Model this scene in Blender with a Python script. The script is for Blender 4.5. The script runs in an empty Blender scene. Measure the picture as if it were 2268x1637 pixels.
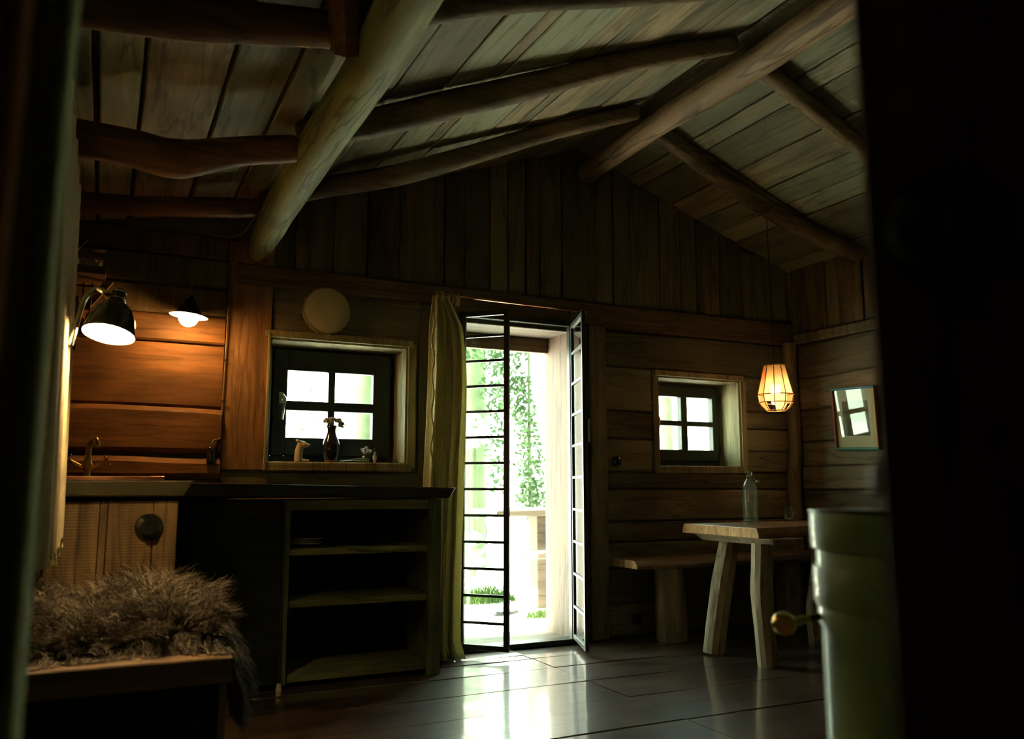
import bpy, math, random
import numpy as np
from math import sin, cos, pi, radians
from mathutils import Vector, Matrix
random.seed(7); rng = np.random.default_rng(11)
SC = bpy.context.scene
COL = SC.collection
D = bpy.data

# ------------------------------------------------------------------ camera
cam_d = D.cameras.new('camera'); cam = D.objects.new('camera', cam_d); COL.objects.link(cam)
cam_d.sensor_width = 36.0; cam_d.lens = 36.0 * 1856.0 / 2268.0
cam.location = (0, 0, 0.95)
cam.rotation_euler = (radians(90 + 7.95), 0, radians(-25.9))
cam_d.dof.use_dof = True; cam_d.dof.focus_distance = 4.6; cam_d.dof.aperture_fstop = 2.8
cam_d.clip_start = 0.02
SC.camera = cam

# ------------------------------------------------------------------ world, sun, exposure
w = D.worlds.new('sky'); SC.world = w; w.use_nodes = True
nt = w.node_tree; nt.nodes.clear()
wo = nt.nodes.new('ShaderNodeOutputWorld'); bg = nt.nodes.new('ShaderNodeBackground')
tc = nt.nodes.new('ShaderNodeTexCoord'); sx = nt.nodes.new('ShaderNodeSeparateXYZ'); cr = nt.nodes.new('ShaderNodeValToRGB')
nt.links.new(tc.outputs['Generated'], sx.inputs[0]); nt.links.new(sx.outputs['Z'], cr.inputs[0])
cr.color_ramp.elements[0].position = 0.0; cr.color_ramp.elements[0].color = (0.84, 0.98, 0.74, 1)
cr.color_ramp.elements[1].position = 0.5; cr.color_ramp.elements[1].color = (0.72, 0.92, 0.78, 1)
nt.links.new(cr.outputs[0], bg.inputs[0]); bg.inputs[1].default_value = 1.0
nt.links.new(bg.outputs[0], wo.inputs[0])
sun_d = D.lights.new('sun', 'SUN'); sun = D.objects.new('sun', sun_d); COL.objects.link(sun)
sun_d.energy = 3.2; sun_d.angle = radians(3); sun_d.color = (1.0, 0.95, 0.82)
sun.rotation_euler = Vector((0.62, -0.10, -0.85)).to_track_quat('-Z', 'Y').to_euler()
SC.view_settings.view_transform = 'Standard'; SC.view_settings.look = 'None'
SC.view_settings.exposure = 4.25; SC.view_settings.gamma = 1.0; SC.view_settings.use_curve_mapping = False
cy = SC.cycles
cy.max_bounces = 14; cy.diffuse_bounces = 8; cy.glossy_bounces = 5; cy.transmission_bounces = 8; cy.transparent_max_bounces = 16
cy.use_denoising = True; cy.sample_clamp_indirect = 6.0
cy.caustics_reflective = False; cy.caustics_refractive = False

def portal(name, loc, sx_, sz_):
    l = D.lights.new(name, 'AREA'); l.shape = 'RECTANGLE'; l.size = sx_; l.size_y = sz_
    l.cycles.is_portal = True
    o = D.objects.new(name, l); o.location = loc
    o.rotation_euler = Vector((0, -1, 0)).to_track_quat('-Z', 'Z').to_euler(); COL.objects.link(o)
portal('door_daylight', (2.285, 5.02, 0.99), 0.80, 1.98)
portal('window_daylight', (1.19, 5.02, 1.42), 0.80, 0.70)
portal('window_daylight', (3.72, 5.02, 1.40), 0.75, 0.62)

# ------------------------------------------------------------------ materials
def new_mat(name):
    m = D.materials.new(name); m.use_nodes = True; n = m.node_tree
    for x in list(n.nodes): n.nodes.remove(x)
    o = n.nodes.new('ShaderNodeOutputMaterial'); p = n.nodes.new('ShaderNodeBsdfPrincipled')
    n.links.new(p.outputs[0], o.inputs[0]); return m, n, p
def simple(name, col, rough=0.5, metal=0.0, noise=0.0, nscale=20, bump=0.0, spec=0.5, coat=0.0, trans=0.0):
    m, n, p = new_mat(name)
    p.inputs['Base Color'].default_value = (*col, 1); p.inputs['Roughness'].default_value = rough
    p.inputs['Metallic'].default_value = metal; p.inputs['Specular IOR Level'].default_value = spec
    p.inputs['Coat Weight'].default_value = coat
    if noise or bump:
        t = n.nodes.new('ShaderNodeTexCoord'); ns = n.nodes.new('ShaderNodeTexNoise')
        ns.inputs['Scale'].default_value = nscale; ns.inputs['Detail'].default_value = 6
        n.links.new(t.outputs['Object'], ns.inputs['Vector'])
        if noise:
            r = n.nodes.new('ShaderNodeValToRGB')
            r.color_ramp.elements[0].position = .3; r.color_ramp.elements[1].position = .7
            r.color_ramp.elements[0].color = (*[c * (1 - noise) for c in col], 1)
            r.color_ramp.elements[1].color = (*[min(1, c * (1 + noise)) for c in col], 1)
            n.links.new(ns.outputs['Fac'], r.inputs[0]); n.links.new(r.outputs[0], p.inputs['Base Color'])
        if bump:
            b = n.nodes.new('ShaderNodeBump'); b.inputs['Strength'].default_value = bump; b.inputs['Distance'].default_value = .01
            n.links.new(ns.outputs['Fac'], b.inputs['Height']); n.links.new(b.outputs[0], p.inputs['Normal'])
    if trans:
        tr = n.nodes.new('ShaderNodeBsdfTranslucent'); tr.inputs[0].default_value = (*col, 1)
        mx = n.nodes.new('ShaderNodeMixShader'); mx.inputs[0].default_value = trans
        o = [x for x in n.nodes if x.type == 'OUTPUT_MATERIAL'][0]
        n.links.new(p.outputs[0], mx.inputs[1]); n.links.new(tr.outputs[0], mx.inputs[2]); n.links.new(mx.outputs[0], o.inputs[0])
    return m
def wood(name, dark, light, axis='X', rough=0.65, gain=1.6, cracks=.35, coat=0.0, across=16.0, along=1.2, var=0.45, blotch=0.5, bump=0.35, alt=None, saw=0.0, gloss_var=0.0, spec=0.4):
    """stretched grain, per-board tone (Random Per Island), stains, optional saw marks"""
    dark, light = [tuple(min(.8, c * gain) for c in q) for q in (dark, light)]
    if alt: alt = tuple(c * gain for c in alt)
    m, n, p = new_mat(name); N = n.nodes.new; L = n.links.new
    t = N('ShaderNodeTexCoord'); geo = N('ShaderNodeNewGeometry')
    off = N('ShaderNodeVectorMath'); off.operation = 'MULTIPLY_ADD'
    comb = N('ShaderNodeCombineXYZ')
    for i in range(3): L(geo.outputs['Random Per Island'], comb.inputs[i])
    off.inputs[1].default_value = (37.0, 53.0, 71.0)
    L(comb.outputs[0], off.inputs[0]); L(t.outputs['Object'], off.inputs[2])
    mp = N('ShaderNodeMapping'); L(off.outputs[0], mp.inputs[0])
    sc = [across] * 3; sc['XYZ'.index(axis)] = along; mp.inputs['Scale'].default_value = sc
    g = N('ShaderNodeTexNoise'); g.inputs['Scale'].default_value = 1.6; g.inputs['Detail'].default_value = 9
    g.inputs['Roughness'].default_value = .68; g.inputs['Distortion'].default_value = .6; L(mp.outputs[0], g.inputs['Vector'])
    r = N('ShaderNodeValToRGB'); e = r.color_ramp.elements
    e[0].position = .32; e[0].color = (*dark, 1); e[1].position = .68; e[1].color = (*light, 1)
    L(g.outputs['Fac'], r.inputs[0]); colour = r.outputs[0]
    # slow stains
    b = N('ShaderNodeTexNoise'); b.inputs['Scale'].default_value = 3.2; b.inputs['Detail'].default_value = 5
    mp2 = N('ShaderNodeMapping'); s2 = [1.6] * 3; s2['XYZ'.index(axis)] = .55; mp2.inputs['Scale'].default_value = s2
    L(off.outputs[0], mp2.inputs[0]); L(mp2.outputs[0], b.inputs['Vector'])
    br = N('ShaderNodeValToRGB'); br.color_ramp.elements[0].position = .33; br.color_ramp.elements[1].position = .6
    v0 = 1 - blotch; br.color_ramp.elements[0].color = (v0, v0, v0, 1); br.color_ramp.elements[1].color = (1, 1, 1, 1)
    L(b.outputs['Fac'], br.inputs[0])
    mul = N('ShaderNodeMixRGB'); mul.blend_type = 'MULTIPLY'; mul.inputs[0].default_value = 1; L(colour, mul.inputs[1]); L(br.outputs[0], mul.inputs[2]); colour = mul.outputs[0]
    if alt:
        am = N('ShaderNodeMixRGB'); am.blend_type = 'MIX'; am.inputs[2].default_value = (*alt, 1)
        wn = N('ShaderNodeTexWhiteNoise'); wn.noise_dimensions = '1D'; L(geo.outputs['Random Per Island'], wn.inputs['W'])
        ml = N('ShaderNodeMath'); ml.operation = 'MULTIPLY'; ml.inputs[1].default_value = .75; L(wn.outputs['Value'], ml.inputs[0])
        L(ml.outputs[0], am.inputs[0]); L(colour, am.inputs[1]); colour = am.outputs[0]
    if cracks:
        ck = N('ShaderNodeTexNoise'); ck.inputs['Scale'].default_value = 1.0; ck.inputs['Detail'].default_value = 4; ck.inputs['Distortion'].default_value = .3
        mp3 = N('ShaderNodeMapping'); s3 = [9.0] * 3; s3['XYZ'.index(axis)] = .75; mp3.inputs['Scale'].default_value = s3
        L(off.outputs[0], mp3.inputs[0]); L(mp3.outputs[0], ck.inputs['Vector'])
        cra = N('ShaderNodeValToRGB'); ce_ = cra.color_ramp.elements; ce_[0].position = .478; ce_[0].color = (1, 1, 1, 1); ce_[1].position = .522; ce_[1].color = (1, 1, 1, 1)
        c3 = ce_.new(.492); c3.color = (1 - cracks, 1 - cracks, 1 - cracks, 1); c4 = ce_.new(.508); c4.color = (1 - cracks, 1 - cracks, 1 - cracks, 1)
        L(ck.outputs['Fac'], cra.inputs[0])
        cm = N('ShaderNodeMixRGB'); cm.blend_type = 'MULTIPLY'; cm.inputs[0].default_value = 1; L(colour, cm.inputs[1]); L(cra.outputs[0], cm.inputs[2]); colour = cm.outputs[0]
    mr = N('ShaderNodeMapRange'); mr.inputs['To Min'].default_value = 1 - var; mr.inputs['To Max'].default_value = 1 + var
    L(geo.outputs['Random Per Island'], mr.inputs['Value'])
    vm = N('ShaderNodeVectorMath'); vm.operation = 'SCALE'; L(colour, vm.inputs[0]); L(mr.outputs[0], vm.inputs['Scale'])
    L(vm.outputs[0], p.inputs['Base Color'])
    p.inputs['Roughness'].default_value = rough; p.inputs['Specular IOR Level'].default_value = spec
    if coat: p.inputs['Coat Weight'].default_value = coat; p.inputs['Coat Roughness'].default_value = .11; p.inputs['Coat IOR'].default_value = 1.6
    if gloss_var:
        rr = N('ShaderNodeMapRange'); rr.inputs['To Min'].default_value = rough - gloss_var; rr.inputs['To Max'].default_value = rough + gloss_var
        L(b.outputs['Fac'], rr.inputs['Value']); L(rr.outputs[0], p.inputs['Roughness'])
    bp = N('ShaderNodeBump'); bp.inputs['Strength'].default_value = bump; bp.inputs['Distance'].default_value = .006
    h = g.outputs['Fac']
    if saw:
        wv = N('ShaderNodeTexWave'); wv.inputs['Scale'].default_value = 28; wv.inputs['Distortion'].default_value = 1.5
        wv.bands_direction = axis; L(off.outputs[0], wv.inputs['Vector'])
        ad = N('ShaderNodeMath'); ad.operation = 'MULTIPLY_ADD'; ad.inputs[1].default_value = saw; L(wv.outputs['Fac'], ad.inputs[0]); L(h, ad.inputs[2]); h = ad.outputs[0]
    if cracks:
        a2 = N('ShaderNodeMath'); a2.operation = 'MULTIPLY_ADD'; a2.inputs[1].default_value = .8; L(cra.outputs[0], a2.inputs[0]); L(h, a2.inputs[2]); h = a2.outputs[0]
    L(h, bp.inputs['Height']); L(bp.outputs[0], p.inputs['Normal'])
    return m
def emit(name, col, s):
    m = D.materials.new(name); m.use_nodes = True; n = m.node_tree; n.nodes.clear()
    o = n.nodes.new('ShaderNodeOutputMaterial'); e = n.nodes.new('ShaderNodeEmission')
    e.inputs[0].default_value = (*col, 1); e.inputs[1].default_value = s; n.links.new(e.outputs[0], o.inputs[0]); return m
def pane_glass(name, tint=(0.93, 0.97, 0.95), rough=0.02, base=.04):
    m = D.materials.new(name); m.use_nodes = True; n = m.node_tree; n.nodes.clear()
    o = n.nodes.new('ShaderNodeOutputMaterial'); t = n.nodes.new('ShaderNodeBsdfTransparent'); t.inputs[0].default_value = (*tint, 1)
    g = n.nodes.new('ShaderNodeBsdfGlossy'); g.inputs['Roughness'].default_value = rough
    f = n.nodes.new('ShaderNodeFresnel'); ge = n.nodes.new('ShaderNodeNewGeometry'); mr_ = n.nodes.new('ShaderNodeMapRange')
    mr_.inputs['To Min'].default_value = 1.45; mr_.inputs['To Max'].default_value = 1 / 1.45; n.links.new(ge.outputs['Backfacing'], mr_.inputs['Value']); n.links.new(mr_.outputs[0], f.inputs[0])
    if base > .05:   # faint scattering of thick moulded glass
        t0 = t; tl = n.nodes.new('ShaderNodeBsdfDiffuse'); tl.inputs[0].default_value = (.8, .9, .8, 1); t = n.nodes.new('ShaderNodeMixShader'); t.inputs[0].default_value = base
        n.links.new(t0.outputs[0], t.inputs[1]); n.links.new(tl.outputs[0], t.inputs[2])
    mx = n.nodes.new('ShaderNodeMixShader'); n.links.new(f.outputs[0], mx.inputs[0])
    n.links.new(t.outputs[0], mx.inputs[1]); n.links.new(g.outputs[0], mx.inputs[2]); n.links.new(mx.outputs[0], o.inputs[0]); return m

M = {}
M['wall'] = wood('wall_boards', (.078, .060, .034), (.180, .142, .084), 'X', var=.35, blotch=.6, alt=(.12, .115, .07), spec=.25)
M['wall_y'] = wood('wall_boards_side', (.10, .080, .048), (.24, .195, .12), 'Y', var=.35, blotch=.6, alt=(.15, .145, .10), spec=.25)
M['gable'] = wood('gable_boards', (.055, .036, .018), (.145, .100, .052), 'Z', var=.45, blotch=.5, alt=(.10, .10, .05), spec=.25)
M['kitchen'] = wood('kitchen_boards', (.085, .040, .013), (.175, .085, .030), 'X', var=.15, blotch=.65, cracks=.2, spec=.3)
M['post'] = wood('post_boards', (.12, .060, .024), (.25, .14, .062), 'Z', var=.2, blotch=.35, spec=.3)
M['post_grey'] = wood('grey_posts', (.085, .068, .040), (.19, .155, .095), 'Z', var=.2, blotch=.35, spec=.3)
M['header'] = wood('header_timber', (.060, .040, .020), (.14, .095, .048), 'X', var=.2, blotch=.4, spec=.25)
M['ceiling'] = wood('ceiling_boards', (.13, .10, .055), (.30, .245, .145), 'Y', var=.35, blotch=.5, alt=(.20, .23, .15), saw=.35, spec=.25)
M['log_x'] = wood('rafter_log', (.075, .050, .024), (.17, .12, .062), 'X', var=.25, blotch=.4, across=10, spec=.3)
M['log_y'] = wood('purlin_log', (.13, .145, .050), (.26, .285, .115), 'Y', var=.1, blotch=.45, cracks=.45, across=9, along=.8, spec=.3)  # olive-green base tone over the whole log
M['ridge'] = wood('ridge_log', (.14, .092, .045), (.27, .185, .10), 'Y', var=.1, blotch=.4, across=9, spec=.3, cracks=.55)
M['log_red'] = wood('tie_log', (.085, .040, .016), (.19, .095, .042), 'X', var=.2, blotch=.4, across=10, spec=.3)
M['floor'] = wood('floor_boards', (.022, .013, .009), (.066, .042, .028), 'X', rough=.36, var=.35, blotch=.5, bump=.05, gloss_var=.06, spec=.5, coat=.95)
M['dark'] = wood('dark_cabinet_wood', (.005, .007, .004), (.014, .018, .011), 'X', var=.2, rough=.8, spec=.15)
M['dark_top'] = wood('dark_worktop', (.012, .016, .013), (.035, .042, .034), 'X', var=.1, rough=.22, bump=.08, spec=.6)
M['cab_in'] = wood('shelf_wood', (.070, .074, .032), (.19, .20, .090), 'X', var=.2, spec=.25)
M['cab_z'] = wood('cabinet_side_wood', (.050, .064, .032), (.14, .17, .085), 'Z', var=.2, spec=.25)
M['cabdoor'] = wood('cupboard_door_wood', (.050, .028, .009), (.125, .075, .028), 'Z', var=.12, blotch=.5, saw=.2, spec=.3)
M['sinktop'] = wood('sink_worktop', (.024, .020, .009), (.055, .047, .022), 'X', var=.1, spec=.3)
M['jamb'] = wood('pale_jamb', (.085, .054, .036), (.130, .088, .060), 'Z', gain=1, var=.1, blotch=.15, spec=.3)
M['jamb_x'] = wood('pale_lintel', (.075, .058, .038), (.125, .10, .07), 'X', gain=1, var=.1, blotch=.15, spec=.3)
M['reveal'] = wood('window_reveal', (.12, .10, .05), (.26, .225, .12), 'Z', var=.15, blotch=.3, spec=.3)
M['table'] = wood('table_wood', (.12, .055, .022), (.25, .125, .055), 'X', rough=.28, var=.1, blotch=.3, bump=.1, spec=.6)
M['endgrain'] = wood('end_grain', (.22, .115, .040), (.36, .20, .08), 'Z', var=.1, blotch=.2, along=10, spec=.3)
M['leg'] = wood('leg_wood', (.15, .112, .065), (.29, .228, .145), 'Z', var=.15, blotch=.3, across=12, spec=.3)
M['bench'] = wood('bench_wood', (.12, .070, .032), (.24, .15, .08), 'X', var=.1, blotch=.5, rough=.5, spec=.4)
M['stool'] = wood('stool_top', (.13, .075, .035), (.24, .145, .075), 'X', var=.1, blotch=.3, rough=.5, spec=.4)
M['door_fg'] = wood('door_planks', (.12, .055, .026), (.26, .12, .055), 'Z', var=.2, spec=.25)
M['sash'] = simple('window_sash', (.016, .022, .018), .45, noise=.3, nscale=9)
M['steel'] = simple('black_steel', (.018, .022, .018), .38, metal=.2, noise=.3)
M['glass'] = pane_glass('window_glass')
M['bakelite'] = simple('black_bakelite', (.008, .008, .008), .12, coat=.5)
M['brass'] = simple('brass', (.55, .40, .12), .28, metal=1, noise=.25)
M['oldbrass'] = simple('aged_brass', (.34, .23, .07), .3, metal=1, noise=.35)
M['copper'] = simple('copper', (.72, .32, .17), .25, metal=1, noise=.2)
M['chrome'] = simple('nickel', (.62, .64, .55), .16, metal=1)
M['lampshade'] = simple('dark_enamel', (.022, .022, .014), .16, coat=.6)
M['white'] = simple('white_enamel', (.85, .83, .78), .35)
M['porcelain'] = simple('porcelain', (.55, .53, .44), .18, coat=.4)
M['cable'] = simple('cable', (.16, .12, .06), .6)
M['cable_k'] = simple('black_cable', (.012, .010, .008), .6)
M['linen'] = simple('linen', (.62, .50, .28), .9, noise=.12, nscale=60, bump=.2, trans=.25)
M['linen_y'] = simple('yellow_linen', (.74, .68, .36), .9, noise=.12, nscale=45, bump=.25, trans=.35)
M['drape'] = simple('green_velvet_drape', (.36, .42, .15), .95, noise=.25, nscale=8)
M['drape_r'] = simple('drape_lining', (.62, .28, .08), .95)
M['drum'] = simple('drum_skin', (.60, .53, .33), .6, noise=.12, nscale=9)
M['drum_rim'] = simple('drum_rim', (.30, .25, .13), .6)
M['enamel'] = simple('green_stove_enamel', (.15, .25, .095), .48, coat=.3)
M['iron'] = simple('black_iron', (.012, .014, .012), .4, metal=.3)
M['bottle'] = None
def clear_glass(name, col=(1, 1, 1)):
    m, n, p = new_mat(name); p.inputs['Base Color'].default_value = (*col, 1); p.inputs['Roughness'].default_value = .02
    p.inputs['Transmission Weight'].default_value = 1; p.inputs['IOR'].default_value = 1.45; return m
M['bottle'] = pane_glass('bottle_glass', (.97, 1, .97), .03, .07); M['water'] = pane_glass('water', (.98, 1, .98), .04, .09)
M['vase'] = simple('dark_glaze', (.018, .012, .016), .12, noise=.5, nscale=30, coat=.7)
M['clay'] = simple('bare_clay', (.30, .13, .07), .7)
M['dried'] = simple('dried_blossom', (.42, .36, .26), .9, noise=.4, nscale=90)
M['dried_w'] = simple('pale_blossom', (.62, .62, .66), .9, noise=.2, nscale=90)
M['stem'] = simple('dry_stem', (.22, .20, .09), .8)
M['plaster'] = simple('pale_figurine', (.55, .47, .33), .7, noise=.15)
M['plaster_o'] = simple('orange_cheek', (.75, .25, .08), .7)
M['paper'] = simple('mat_board', (.86, .82, .62), .8)
M['soil'] = simple('pale_ground', (.80, .76, .68), .95, noise=.12, nscale=3)
M['bark'] = simple('mossy_bark', (.048, .070, .030), .9, noise=.35, nscale=5, bump=.5)
M['leaf'] = simple('leaf', (.036, .080, .016), .7, noise=.35, nscale=2, trans=.45)
M['leaf2'] = simple('ivy_leaf', (.028, .066, .018), .7, noise=.35, nscale=2, trans=.45)
M['petal'] = simple('white_petal', (.88, .84, .84), .7, noise=.08, nscale=3, trans=.45)
M['grass'] = simple('grass', (.042, .085, .014), .7, noise=.3, nscale=5, trans=.45)
M['outwood'] = wood('weathered_wood', (.070, .052, .034), (.115, .09, .06), 'X', gain=1, var=.1, blotch=.2)
M['fleece'] = None

# ------------------------------------------------------------------ mesh building
class MB:
    def __init__(s): s.v = []; s.f = []; s.m = []
    def add(s, vs, fs, mi=0):
        b = len(s.v); s.v += [tuple(map(float, x)) for x in vs]; s.f += [tuple(b + i for i in f) for f in fs]; s.m += [mi] * len(fs); return s
    def hexa(s, p, mi=0):  # p: 4 bottom ccw, 4 top ccw
        return s.add(p, [(3, 2, 1, 0), (4, 5, 6, 7), (0, 1, 5, 4), (1, 2, 6, 5), (2, 3, 7, 6), (3, 0, 4, 7)], mi)
    def box(s, x0, x1, y0, y1, z0, z1, mi=0):
        return s.hexa([(x0, y0, z0), (x1, y0, z0), (x1, y1, z0), (x0, y1, z0), (x0, y0, z1), (x1, y0, z1), (x1, y1, z1), (x0, y1, z1)], mi)
    def board(s, p0, u, v, n, L, W, T, lo=0.0, hi=0.0, surf=0.0, seg=14, bev=.008, seed=None, mi=0, freq=1.0, taper=0.0):
        """plank of length L along u, width W along v, thickness T along n; waney edges"""
        r = random.Random(seed if seed is not None else random.random())
        p0, u, v, n = (Vector(a) for a in (p0, u, v, n))
        ph = [r.uniform(0, 6.28) for _ in range(9)]
        def wv(i, t): return (sin(t * 2.1 * freq + ph[i]) * .6 + sin(t * 5.3 * freq + ph[i + 1]) * .3 + sin(t * 11.7 * freq + ph[i + 2]) * .12)
        vs = []; k = 8
        for i in range(seg + 1):
            t = L * i / seg; a = wv(0, t) * lo; c = wv(3, t) * hi; d = wv(6, t) * surf; w_ = W + taper * i / seg
            for (vv, nn) in ((a, 0), (a, T - bev + d), (a + bev, T + d), (w_ * .33, T + d * 1.2), (w_ * .66, T + d * .8), (w_ + c - bev, T + d), (w_ + c, T - bev + d), (w_ + c, 0)):
                vs.append(p0 + u * t + v * vv + n * nn)
        fs = []
        flip = u.cross(v).dot(n) < 0
        for i in range(seg):
            for j in range(k):
                q = (i * k + j, i * k + (j + 1) % k, (i + 1) * k + (j + 1) % k, (i + 1) * k + j)
                fs.append(q if flip else q[::-1])
        e0 = tuple(range(k)); e1 = tuple(seg * k + j for j in range(k))
        fs.append(e0[::-1] if flip else e0); fs.append(e1 if flip else e1[::-1])
        return s.add(vs, fs, mi)
    def tube(s, pts, rad, n=10, caps=True, noise=0.0, seed=0, sub=1, round_end=False, mi=0, squash=None):
        """swept tube through points; rad is a number or a list"""
        pts = [Vector(p) for p in pts]
        rads = list(rad) if hasattr(rad, '__len__') else [rad] * len(pts)
        if sub > 1:
            P = []; Q = []
            for i in range(len(pts) - 1):
                p0 = pts[max(i - 1, 0)]; p1 = pts[i]; p2 = pts[i + 1]; p3 = pts[min(i + 2, len(pts) - 1)]
                for k in range(sub):
                    t = k / sub; t2 = t * t; t3 = t2 * t
                    P.append(.5 * ((2 * p1) + (p2 - p0) * t + (2 * p0 - 5 * p1 + 4 * p2 - p3) * t2 + (3 * p1 - p0 - 3 * p2 + p3) * t3)); Q.append(rads[i] * (1 - t) + rads[i + 1] * t)
            P.append(pts[-1]); Q.append(rads[-1]); pts, rads = P, Q
        if round_end:
            for end in (0, -1):
                d = (pts[end] - pts[1 if end == 0 else -2]).normalized(); r_ = rads[end]; c = pts[end].copy()
                ext = [(c + d * r_ * a, r_ * b) for a, b in ((.22, .93), (.38, .75), (.48, .45))]
                if end == 0: pts = [e[0] for e in ext[::-1]] + pts; rads = [e[1] for e in ext[::-1]] + rads
                else: pts = pts + [e[0] for e in ext]; rads = rads + [e[1] for e in ext]
        r = random.Random(seed); ph = [r.uniform(0, 6.28) for _ in range(6)]
        vs = []; fs = []; up = None; acc = 0.0
        for i, p in enumerate(pts):
            tg = (pts[min(i + 1, len(pts) - 1)] - pts[max(i - 1, 0)]).normalized()
            if i: acc += (pts[i] - pts[i - 1]).length
            if up is None:
                up = Vector((0, 0, 1)) if abs(tg.z) < .9 else Vector((0, 1, 0))
            a = (up - tg * up.dot(tg)).normalized(); b = tg.cross(a); up = a
            for j in range(n):
                th = 2 * pi * j / n; R = rads[i]
                if noise:
                    R *= 1 + noise * (sin(2 * th + ph[0] + acc * 1.3) * .5 + sin(3 * th + ph[1] - acc * 2.1) * .4 + sin(acc * 6 + ph[2] + th) * .45 + sin(acc * 13 + ph[3] + 4 * th) * .2)
                q = squash if squash else 1
                vs.append(p + a * cos(th) * R + b * sin(th) * R * q)
        for i in range(len(pts) - 1):
            for j in range(n): fs.append((i * n + j, i * n + (j + 1) % n, (i + 1) * n + (j + 1) % n, (i + 1) * n + j))
        if caps: fs.append(tuple(range(n))[::-1]); fs.append(tuple((len(pts) - 1) * n + j for j in range(n)))
        return s.add(vs, fs, mi)
    def lathe(s, prof, c=(0, 0, 0), n=24, rot=None, mi=0, close=False):
        """prof: list of (r, z); rotated about z then rot (Matrix 3x3) and moved to c"""
        vs = []; fs = []; k = len(prof)
        for j in range(n):
            th = 2 * pi * j / n
            for (r_, z) in prof:
                q = Vector((r_ * cos(th), r_ * sin(th), z)); q = rot @ q if rot else q; vs.append(q + Vector(c))
        for j in range(n):
            j2 = (j + 1) % n
            for i in range(k - 1 if not close else k):
                i2 = (i + 1) % k; a = [j * k + i, j2 * k + i, j2 * k + i2, j * k + i2]; fs.append(tuple(a))
        return s.add(vs, fs, mi)
    def ball(s, c, r, n=12, mi=0, sc=(1, 1, 1)):
        m_ = n // 2; prof = [(max(1e-4, sin(pi * i / m_)), -cos(pi * i / m_)) for i in range(m_ + 1)]
        b = len(s.v); s.lathe(prof, (0, 0, 0), n, mi=mi)
        for i in range(b, len(s.v)): x = s.v[i]; s.v[i] = (c[0] + x[0] * r * sc[0], c[1] + x[1] * r * sc[1], c[2] + x[2] * r * sc[2])
        return s
    def mesh(s, name, mats, smooth=False):
        me = D.meshes.new(name); me.from_pydata(s.v, [], s.f); me.validate(clean_customdata=False)
        for m_ in (mats if isinstance(mats, (list, tuple)) else [mats]): me.materials.append(m_)
        if isinstance(mats, (list, tuple)) and len(mats) > 1 and len(me.polygons) == len(s.m): me.polygons.foreach_set('material_index', s.m)
        if smooth: me.polygons.foreach_set('use_smooth', [True] * len(me.polygons))
        me.update(); return me
def fix_normals(me):
    import bmesh
    b = bmesh.new(); b.from_mesh(me); bmesh.ops.recalc_face_normals(b, faces=b.faces); b.to_mesh(me); b.free()
def obj(name, mb, mat, parent=None, smooth=False, bevel=0, auto=None, recalc=True):
    me = mb.mesh(name, mat, smooth)
    if recalc: fix_normals(me)
    o = D.objects.new(name, me); COL.objects.link(o)
    if parent is not None:
        o.parent = parent; o.matrix_parent_inverse = Matrix.Translation(-world_loc(parent))
    if bevel:
        m = o.modifiers.new('bevel', 'BEVEL'); m.width = bevel; m.segments = 2; m.limit_method = 'ANGLE'
    if auto:
        me.set_sharp_from_angle(angle=radians(auto))
    return o
def world_loc(o):
    p = Vector((0, 0, 0)) if o.type == 'MESH' else Vector(o.location)
    return p
def tag(o, label, cat, group=None):
    o['label'] = label; o['category'] = cat
    if group: o['group'] = group
    return o
def thing(name, label, cat, loc, group=None):
    o = D.objects.new(name, None); o.location = loc; o.empty_display_size = .05; COL.objects.link(o); return tag(o, label, cat, group)
def struct(name, mb, mat, parent=None, **k):
    o = obj(name, mb, mat, parent, **k)
    if parent is None: o['kind'] = 'structure'
    return o
X, Y, Z = Vector((1, 0, 0)), Vector((0, 1, 0)), Vector((0, 0, 1))
WY = 4.68   # inner face of the gable wall
XL, XR = -.30, 4.59

# roof planes (underside of the boards)
def roofz(x):
    if x < .66: return 2.44 + .16 * (x - .65)
    if x < 2.77: return 2.242 + .354 * x
    return 4.209 - .356 * x

# ================================================================== SETTING
# ---- floor: wide planks along x, two runs meeting at a cross joint
fl = MB(); rows = [-2.2, -1.6, -1.0, -.45, .15, .72, 1.3, 1.85, 2.40, 2.945, 3.36, 3.72, 4.06, 4.315, 4.42, 4.70]
for i in range(len(rows) - 1):
    y0, y1 = rows[i], rows[i + 1]
    jt = 2.225 + (0.0 if 9 <= i <= 11 else random.uniform(-.01, .01))
    xs = [-.5, jt, 4.75] if i % 2 == 0 or i >= 8 else [-.5, jt - .9, jt + 1.1, 4.75]
    for a, b in zip(xs[:-1], xs[1:]):
        dz = random.uniform(-.004, .0)
        fl.board((a + .002, y0 + .0025, -.05), X, Y, Z, b - a - .004, y1 - y0 - .005, .05 + dz, .0015, .0015, .0035, 12, .004)
struct('floor', fl, M['floor'])
sub = MB(); sub.box(-.55, 4.8, -2.3, 4.98, -.14, -.051); struct('floor_base', sub, M['dark'])['kind'] = 'structure'

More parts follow.
